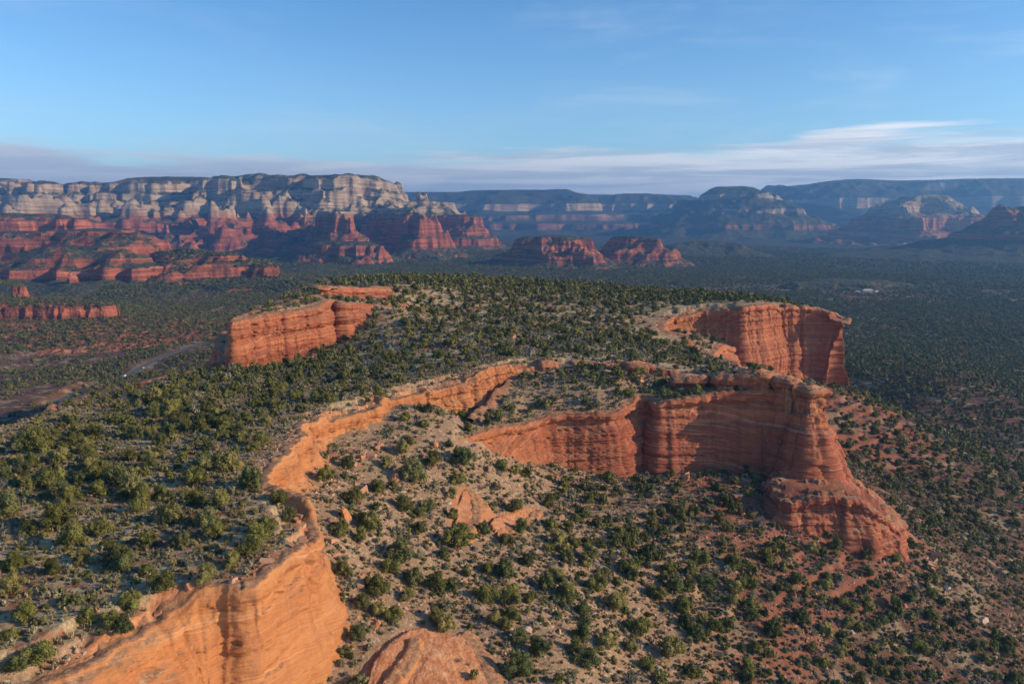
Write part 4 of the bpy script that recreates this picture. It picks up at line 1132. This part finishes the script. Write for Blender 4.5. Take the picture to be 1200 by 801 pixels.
# ---- kinds of juniper, a unit wide; each with trunk and crown
KINDS = []
for k in range(9):
    g = np.random.default_rng(400 + k)
    hgt = [.80, .95, .70, .88, 1.05, .75, .85, .66, .92][k]
    mt = M_JUN if k % 3 else M_PIN
    co, q = crown(500 + k, 1.0, hgt, 2300, .030, [16, 20, 13, 22, 15, 18, 12, 20, 17][k])
    KINDS.append((mesh_data('juniper_crown', co, q, mt), trunk_data('juniper_trunk', 600 + k, 1.0, hgt), hgt))
MIDK = []
for k in range(8):
    co, q = crown(700 + k, 1.0, [.8, .95, .7, .88, 1.05, .75, .6, .9][k], 420, .062, 11)
    MIDK.append(mesh_data('juniper_mid', co, q, M_JUN if k % 2 else M_PIN))
for k in range(2):
    co, q = crown(760 + k, 1.0, .7, 380, .06, 9)
    MIDK.append(mesh_data('scrub_mid', co, q, M_GREY))
for k in range(2): MIDK.append(trunk_data('bare_juniper', 780 + k, 1.0, .8, M_SNAG, 9, True))
FARK = []
for k in range(6):
    co, q = crown(800 + k, 1.0, .85, 70, .13, 5)
    FARK.append(mesh_data('juniper_far', co, q, M_JUN if k % 3 == 0 else M_PIN))

def tree_objects():
    V = VG; idx = V['order'][:300]
    idx = idx[V['size'][idx] > 0]
    first = {}
    ORD = ['first', 'second', 'third', 'fourth', 'fifth', 'sixth', 'seventh', 'eighth', 'ninth', 'tenth', 'eleventh', 'twelfth', 'thirteenth', 'fourteenth', 'fifteenth', 'sixteenth', 'seventeenth', 'eighteenth', 'nineteenth', 'twentieth']
    g = np.random.default_rng(5)
    labels, groups = name_trees(idx)
    for j, i in enumerate(idx):
        k = int(g.integers(0, len(KINDS)))
        cd, td, hgt = KINDS[k]
        if k not in first:
            root = bpy.data.objects.new('juniper_tree', None); root.empty_display_size = .5
            c = bpy.data.objects.new('crown', cd); t = bpy.data.objects.new('trunk', td)
            first[k] = (root, c, t)
        else:
            r0, c0, t0 = first[k]
            root, c, t = r0.copy(), c0.copy(), t0.copy()
        for o in (root, c, t): COL.objects.link(o)
        c.parent = root; t.parent = root
        s = float(V['dia'][i])
        root.location = (float(V['x'][i]), float(V['y'][i]), float(V['z'][i]) - .12)
        root.rotation_euler = (g.normal(0, .05), g.normal(0, .05), g.uniform(0, 6.28))
        root.scale = (s * g.uniform(.9, 1.12), s * g.uniform(.9, 1.12), s * g.uniform(.85, 1.12))
        tag(root, labels[j], 'tree', groups[j])
    return idx
def name_trees(idx):
    """each tree by the ground it stands on, its row in the view and its place in that row"""
    V = VG
    place = []
    for i in idx:
        u, v, x, y = V['u'][i], V['v'][i], V['x'][i], V['y'][i]
        onm = sdist(LD['mesa'], np.array([x]), np.array([y]))[0] > 2
        if onm and v > 560: p = ('on the mesa top left of the orange cliff', 'junipers on the near mesa top')
        elif onm: p = ('on the mesa top behind the orange cliff', 'junipers farther back on the mesa top')
        elif u < 560: p = ('on the stony slope below the orange cliff', 'junipers on the slope below the orange cliff')
        elif u < 800: p = ('on the slope below the curved banded wall', 'junipers on the slope below the curved wall')
        else: p = ('on the dim ground right of the slope', 'junipers on the low ground at the right')
        place.append(p)
    labels = [''] * len(idx); groups = [''] * len(idx)
    NUM = ['first', 'second', 'third', 'fourth', 'fifth', 'sixth', 'seventh', 'eighth', 'ninth', 'tenth', 'eleventh', 'twelfth']
    RW = ['nearest', 'second nearest', 'third nearest', 'fourth nearest', 'fifth nearest', 'sixth nearest', 'seventh nearest', 'eighth nearest', 'ninth nearest', 'tenth nearest', 'eleventh nearest', 'twelfth nearest', 'thirteenth nearest', 'fourteenth nearest']
    for p in sorted(set(place)):
        mem = [j for j in range(len(idx)) if place[j] == p]
        mem.sort(key=lambda j: -V['v'][idx[j]])
        for a in range(0, len(mem), 7):
            row = sorted(mem[a:a + 7], key=lambda j: V['u'][idx[j]])
            for b, j in enumerate(row):
                pos = 'only' if len(row) == 1 else (NUM[b] + ' from left')
                labels[j] = 'juniper %s, %s, %s row' % (p[0], pos, RW[min(a // 7, 13)])
                groups[j] = p[1]
    return labels, groups
done = set(tree_objects().tolist())
V = VG
rest = np.array([i for i in range(len(V['x'])) if i not in done])
rr = np.hypot(V['x'][rest], V['y'][rest])
nr_ = rest[rr < 520]; fr_ = rest[rr >= 520]
onm = sdist(LD['mesa'], V['x'][nr_], V['y'][nr_]) > 2
for sel, nm, lb in ((onm, 'mesa_woodland', 'dense juniper woodland covering the back of the mesa top'), (~onm, 'slope_woodland', 'dark junipers scattered over the slopes round the cliffs')):
    s_ = nr_[sel]
    scatter(nm, lb, 'woodland', MIDK, V['x'][s_], V['y'][s_], V['z'][s_] - .1, V['dia'][s_] * 1.02, tilt=.06)
scatter('valley_woodland', 'juniper woodland on the valley floor beyond the mesa', 'woodland', FARK, V['x'][fr_], V['y'][fr_], V['z'][fr_] - .1, V['dia'][fr_] * 1.02, tilt=.06)
# woodland far out on the plain
def far_wood():
    xs, ys, ds = [], [], []
    for r0, r1, a, d0 in ((1250, 2000, 20, 4.4), (2000, 3200, 45, 6.2), (3200, 5200, 150, 9.5)):
        n = int(sector_area(r0, r1, -36, 38) / a)
        x, y = sector(n, r0, r1, -36, 38)
        cl = fbm(x, y, 260, 3, 321) + .5 * fbm(x, y, 70, 2, 322)
        k = RNG.random(n) < np.clip(.72 + 1.1 * cl, .12, 1)
        xs.append(x[k]); ys.append(y[k]); ds.append(RNG.uniform(.75, 1.3, k.sum()) * d0)
    x, y, d = map(np.concatenate, (xs, ys, ds))
    z = ground_h(x, y)
    k = (np.abs(ground_h(x + 3, y) - z) + np.abs(ground_h(x, y + 3) - z)) < 2.6
    x, y, z, d = x[k], y[k], z[k], d[k]
    scatter('far_plain_woodland', 'far off woodland spread over the wide plain', 'woodland', FARK, x, y, z - .2, d, tilt=.05, zs=np.random.default_rng(3).uniform(.55, .9, len(x)))
far_wood()
# ---- low scrub, dry grass and fallen stone
SCR = []
for k in range(5):
    co, q = crown(900 + k, 1.0, .6, 260, .055, 8, core=True)
    SCR.append(mesh_data('grey_scrub', co, q, [M_GREY, M_PIN, M_SNAG, M_JUN, M_GREY][k]))
GRS = [tuft_data('grass_tuft', 950 + k, 26, M_GRASS) for k in range(3)]
STN = [stone_data('stone', 970 + k, [.6, .4, .8, .5][k]) for k in range(4)]
def rim_blocks():
    """slabs broken off along the rims and blocks heaped at the foot of the walls"""
    blk = [block_data('sandstone_block', 990 + k) for k in range(5)]
    X, Y, S = [], [], []
    for nm, step, on, foot in (('mesa', 1.1, .5, .5), ('lower', 1.3, .25, .6), ('fin', 1.6, .3, .5), ('pedestal', 1.0, .3, 1.0)):
        L = LD[nm]; p, n = L['p'], L['n']; k = np.arange(0, len(p), max(1, int(step / .4)))
        x, y = p[k, 0], p[k, 1]; n = n[k]; g = np.random.default_rng(len(k))
        cl = sstep(fbm(x, y, 22, 2, 341), -.15, .25)
        a = g.random(len(k)) < on * cl; d = -g.uniform(.3, 4.0, len(k))
        b = g.random(len(k)) < foot * sstep(fbm(x, y, 26, 2, 342), -.2, .3); e = g.uniform(3, 11, len(k)) + p[k, 2] * 14
        X += [x[a] + n[a, 0] * d[a], x[b] + n[b, 0] * e[b]]; Y += [y[a] + n[a, 1] * d[a], y[b] + n[b, 1] * e[b]]
        S += [g.uniform(.6, 1.7, a.sum()), np.exp(g.normal(.35, .45, b.sum()))]
    x, y, s = map(np.concatenate, (X, Y, S)); z = ground_h(x, y); u, v, f = project(x, y, z)
    k = (u > -60) & (u < 1260) & (f > 60); x, y, z, s = x[k], y[k], z[k], s[k]
    scatter('fallen_blocks', 'broken sandstone blocks along the rims and below the walls', 'rubble', blk, x, y, z + s * .08, s, tilt=.22)
def ground_cover():
    n = int(sector_area(80, 420, -37, 40) / 1.1)
    x, y = sector(n, 80, 420, -37, 40)
    a = sdist(LD['mesa'], x, y); b = sdist(LD['lower'], x, y); z = ground_h(x, y); r = np.hypot(x, y)
    e = .8; slope = np.hypot(ground_h(x + e, y) - z, ground_h(x, y + e) - z) / e
    c1 = fbm(x, y, 14, 3, 331); c2 = fbm(x, y, 9, 3, 332); c3 = fbm(x, y, 22, 3, 333)
    dm = np.minimum.reduce([-np.maximum(sdist(L, x, y), -99) for L in (LV[5:] + LV[:1])])
    okr = (slope < 1.0) & (dm > 1.0)
    top = a > 3; mid = (b > 1.5) & (a < -2); low = (b < -2.5) & (a < -3)
    q = RNG.random(n)
    p1 = np.where(top, .33 * (1 + 1.1 * c1) * sstep(a, 1, 6), np.where(mid, .60, np.where(low, np.where(x > 45, .45, .32) * (1 + c1), 0)))
    k = okr & (q < p1 * np.where(r > 250, .8, 1))
    scatter('desert_scrub', 'low grey green scrub between the junipers', 'scrub', SCR, x[k], y[k], z[k] - .05, RNG.uniform(.5, 1.7, k.sum()), tilt=.1)
    q = RNG.random(n)
    p2 = np.where(top, .95 * np.clip(1.0 + 1.4 * c2, 0, 2), np.where(mid, .12, np.where(low, .34 * np.clip(1 + 2 * c2, 0, 2) * np.where(x > 45, .5, 1), 0)))
    k = okr & (q < p2) & (r < 330)
    scatter('dry_grass', 'pale dry grass in tufts over the red soil', 'grass', GRS, x[k], y[k], z[k] - .03, RNG.uniform(.7, 1.7, k.sum()), tilt=.1)
    q = RNG.random(n)
    p3 = np.where(top, .85 * sstep(a, 11, 2) + .05 * (c3 > .25), np.where(mid, .2, np.where(low, .75 * np.clip(.8 + 1.5 * c3, .1, 1.3), 0)))
    k = okr & (q < p3) & (r < 330)
    sz = RNG.uniform(.25, .7, k.sum()) * np.exp(np.abs(RNG.normal(0, .42, k.sum())))
    scatter('broken_stone', 'broken sandstone rubble strewn on slope and rim', 'rubble', STN, x[k], y[k], z[k] + .02, sz, tilt=.5)
ground_cover()
rim_blocks()
# ------------------------------------------------------------------ road, cars, houses
M_ASPH = simple_mat('worn_asphalt', (0.060, 0.058, 0.058), 0.85, 0.6, 0.25)
M_LINE = simple_mat('road_paint', (0.62, 0.55, 0.30), 0.8, 2.0, 0.2)
def build_road():
    p, s = chaikin_open(ROAD, 3)
    P = np.array(p); d = np.gradient(P, axis=0); d /= np.linalg.norm(d, axis=1)[:, None]; n = np.stack([-d[:, 1], d[:, 0]], 1)
    def strip(name, o0, o1, lift, mat):
        a = P + n * o0; b = P + n * o1
        zc = sT(P[:, 0], P[:, 1]) + .22 + lift
        co = np.empty((len(P) * 2, 3)); co[0::2, :2] = a; co[1::2, :2] = b; co[0::2, 2] = zc; co[1::2, 2] = zc
        q = [(2 * i, 2 * i + 1, 2 * i + 3, 2 * i + 2) for i in range(len(P) - 1)]
        tag(make_mesh(name, co, np.array(q)[:, ::-1], mat, True), kind='structure')
    strip('road', -3.1, 3.1, 0, M_ASPH)
    strip('road_marking', -.15, .15, .012, M_LINE)
def chaikin_open(pts, it):
    p = np.array(pts, float)
    for _ in range(it):
        a = .75 * p[:-1] + .25 * p[1:]; b = .25 * p[:-1] + .75 * p[1:]
        p = np.vstack([p[:1], np.stack([a, b], 1).reshape(-1, 2), p[-1:]])
    return p, None
build_road()
def box(co, q, x0, x1, y0, y1, z0, z1):
    b = len(co)
    co += [(x, y, z) for x in (x0, x1) for y in (y0, y1) for z in (z0, z1)]
    q += [[b + i for i in f] for f in ((0, 1, 3, 2), (4, 6, 7, 5), (0, 4, 5, 1), (2, 3, 7, 6), (0, 2, 6, 4), (1, 5, 7, 3))]
def mesh_child(name, co, q, mat, parent, smooth=False):
    ob = bpy.data.objects.new(name, mesh_data(name, np.array(co, float), np.array(q), mat)); COL.objects.link(ob); ob.parent = parent
    return ob
M_PAINTW = simple_mat('white_car_paint', (0.78, 0.78, 0.77), 0.35, 2, .04)
M_PAINTG = simple_mat('silver_car_paint', (0.50, 0.52, 0.55), 0.35, 2, .04)
M_GLASS = simple_mat('dark_car_glass', (0.03, 0.035, 0.04), 0.1, 2, .1)
M_TYRE = simple_mat('tyre_rubber', (0.025, 0.025, 0.025), 0.9)
def car(name, label, u, v, paint, prof, win):
    x, y = W(u, v, -122); i = int(np.argmin(np.hypot(np.array(ROAD)[:-1, 0] - x, np.array(ROAD)[:-1, 1] - y)))
    ax, ay = ROAD[max(i - 1, 0)]; bx, by = ROAD[i + 1]; ang = math.atan2(by - ay, bx - ax)
    ex, ey = bx - ax, by - ay; L = math.hypot(ex, ey); t = ((x - ax) * ex + (y - ay) * ey) / L / L
    x = ax + t * ex + ey / L * 1.7; y = ay + t * ey - ex / L * 1.7
    root = bpy.data.objects.new(name, None); COL.objects.link(root)
    root.location = (x, y, float(sT(np.array([x]), np.array([y]))[0]) + .23); root.rotation_euler = (0, 0, ang)
    tag(root, label, 'car', 'cars on the valley road')
    def loft(pr, hw0, hw1, name, mat, zmid):
        co = []; n = len(pr)
        for s in (-1, 1):
            for (px, pz) in pr:
                hw = hw0 if pz < zmid else hw1
                co.append((px, s * hw, pz))
        q = [[i, (i + 1) % n, n + (i + 1) % n, n + i] for i in range(n)]
        me = bpy.data.meshes.new(name); me.from_pydata(co, [], [tuple(f) for f in q] + [tuple(range(n))[::-1], tuple(range(n, 2 * n))]); me.materials.append(mat)
        o = bpy.data.objects.new(name, me); COL.objects.link(o); o.parent = root
        bv = o.modifiers.new('round', 'BEVEL'); bv.width = .07; bv.segments = 2
    loft(prof, .92, .78, 'body', paint, 1.0)
    loft(win, .86, .80, 'window', M_GLASS, 1.2)
    for sx in (-1.35, 1.4):
        for sy in (-.86, .86):
            co = [(sx + .34 * math.cos(a / 14 * 6.283), sy + w_, .34 + .34 * math.sin(a / 14 * 6.283)) for w_ in (-.11, .11) for a in range(14)]
            me = bpy.data.meshes.new('wheel'); me.from_pydata(co, [], [(i, (i + 1) % 14, 14 + (i + 1) % 14, 14 + i) for i in range(14)] + [tuple(range(14)), tuple(range(14, 28))[::-1]])
            me.materials.append(M_TYRE); o = bpy.data.objects.new('wheel', me); COL.objects.link(o); o.parent = root
    for sy in (-.62, .62):
        co, q = [], []; box(co, q, 2.14, 2.22, sy - .16, sy + .16, .62, .78); mesh_child('headlight', co, q, M_PAINTG, root)
car('delivery_van', 'boxy white van on the valley road, nearer of two vehicles', 149, 441, M_PAINTW,
    [(-2.5, .35), (2.2, .35), (2.2, .95), (1.5, 1.15), (1.05, 1.95), (-2.5, 2.0)], [(-1.8, 1.25), (1.36, 1.2), (1.02, 1.75), (-1.8, 1.75)])
car('parked_car', 'pale silver car farther up the valley road beyond the white van', 165, 430, M_PAINTG,
    [(-2.2, .35), (2.2, .35), (2.2, .8), (1.1, .95), (.4, 1.42), (-1.3, 1.42), (-1.9, .95), (-2.2, .9)], [(-1.7, .98), (1.0, .98), (.42, 1.36), (-1.25, 1.36)])

M_WALL = simple_mat('pale_stucco', (0.42, 0.37, 0.32), 0.9, .6, .1)
M_ROOF = simple_mat('pale_roof', (0.50, 0.46, 0.42), 0.8, .6, .12)
def house(label, u, v, L, D, H, ang, roofh, name='ranch_house'):
    x, y = W(u, v, -128)
    root = bpy.data.objects.new(name, None); COL.objects.link(root)
    z = float(ground_h(np.array([x]), np.array([y]))[0])
    root.location = (x, y, z - .3); root.rotation_euler = (0, 0, ang); tag(root, label, 'house', 'pale buildings far out on the wooded plain')
    co, q = [], []; box(co, q, -L / 2, L / 2, -D / 2, D / 2, 0, H); mesh_child('wall', co, q, M_WALL, root)
    e = .8; co = [(sx * (L / 2 + e), sy * (D / 2 + e), H + .01) for sx in (-1, 1) for sy in (-1, 1)] + [(sx * (L / 2 - D * .35), 0, H + roofh) for sx in (-1, 1)]
    mesh_child('roof', co, [[0, 1, 3, 2], [0, 2, 5, 4], [1, 4, 5, 3], [0, 4, 1, 1], [2, 3, 5, 5]], M_ROOF, root)
    k = int(L // 6)
    for i in range(k):
        xx = -L / 2 + (i + .5) * L / k
        co, q = [], []; box(co, q, xx - .8, xx + .8, -D / 2 - .05, -D / 2 + .02, 1.2, 2.6); mesh_child('window', co, q, M_GLASS, root)
    co, q = [], []; box(co, q, L / 2 - 2.2, L / 2 - 1.2, -D / 2 - .06, -D / 2 + .02, .3, 2.4); mesh_child('door', co, q, M_BARK, root)
house('long low pale building, largest of a small cluster on the far plain', 1016, 345, 26, 11, 4.5, .12, 2.6)
house('small pale house at the left end of the long low building', 1005, 346, 11, 8, 3.6, -.3, 2.5)
house('small pale house just right of the long low building', 1027, 346, 12, 8, 3.6, .3, 2.5)

# ------------------------------------------------------------------ boulders big enough to point at
BOULD = [(1152, 728, 13, 'pale flat topped boulder among shrubs low at the right edge of the slope', .5), (1074, 613, 17, 'large red boulder fallen onto the slope right of the banded cliff foot', .6),
    (1060, 712, 10, 'small red boulder below the cliff foot, beside the pale rubble', .7), (744, 726, 14, 'broad tan slab lying on the slope in the lower middle', .4), (441, 733, 13, 'tilted orange boulder just above the smooth slickrock dome', .7),
    (585, 650, 9, 'red brown boulder on the slope below the pale rock ledge', .8), (618, 740, 11, 'pale pink boulder right of the slickrock dome', .7), (423, 602, 10, 'pale angular boulder beside a dark juniper under the orange cliff', .7),
    (405, 607, 18, 'tall orange block leaning against the foot of the orange cliff', 1.1), (462, 563, 18, 'flat orange boulder on the stony slope between two junipers', .45), (572, 552, 13, 'brown boulder above the pale rock ledge', .6),
    (511, 523, 9, 'upright orange boulder near the left end of the curved wall', 1.0), (700, 664, 9, 'grey boulder on the middle of the slope below the curved wall', .6), (862, 655, 12, 'dark red block on the ground below the banded cliff foot', .6),
    (930, 700, 10, 'rough red boulder low on the slope in the lower right', .7), (655, 742, 9, 'small tan boulder between shrubs low on the slope', .6), (998, 742, 9, 'pale red boulder in the lower right, left of the rubble', .6), (1110, 690, 8, 'small cream boulder on the slope near the right edge', .7)]
BMAT = {k: simple_mat('boulder_' + k.replace(' ', '_'), c, 0.92, 1.8, 0.3, 0.1) for k, c in {'cream': (.58, .47, .34), 'pink': (.52, .34, .26), 'pale': (.52, .38, .27), 'dark red': (.22, .07, .04),
    'red brown': (.30, .12, .07), 'red': (.38, .13, .07), 'orange': (.48, .20, .08), 'grey': (.30, .26, .22), 'brown': (.26, .15, .09), 'tan': (.42, .28, .17)}.items()}
def boulders():
    bx, by, bt = hit_pixels(BOULD)
    for (u, v, wpx, lab, fl), x, y, t in zip(BOULD, bx, by, bt):
        me = stone_data('boulder', int(u * 7 + v), fl, ICO3)
        me.materials.clear(); me.materials.append(BMAT[next((k for k in ('cream', 'pink', 'pale', 'dark red', 'red brown', 'red', 'orange', 'grey', 'brown', 'tan') if k in lab.split(' boulder')[0].split(' slab')[0].split(' block')[0]), 'tan')])
        g = np.random.default_rng(int(u)); n = len(me.vertices); co = np.empty(n * 3); me.vertices.foreach_get('co', co); co = co.reshape(-1, 3)
        co *= (1 + .05 * g.normal(size=(n, 1))); me.vertices.foreach_set('co', co.ravel())
        o = bpy.data.objects.new('boulder', me); COL.objects.link(o)
        s = wpx * t / FPX * 1.15
        z = float(height(np.array([x]), np.array([y]))[0])
        o.location = (x, y, z + s * .14 * fl); o.scale = (s, s, s); o.rotation_euler = (g.normal(0, .15), g.normal(0, .15), g.uniform(0, 6.28))
        tag(o, lab, 'boulder', 'large boulders lying on the slopes')
boulders()
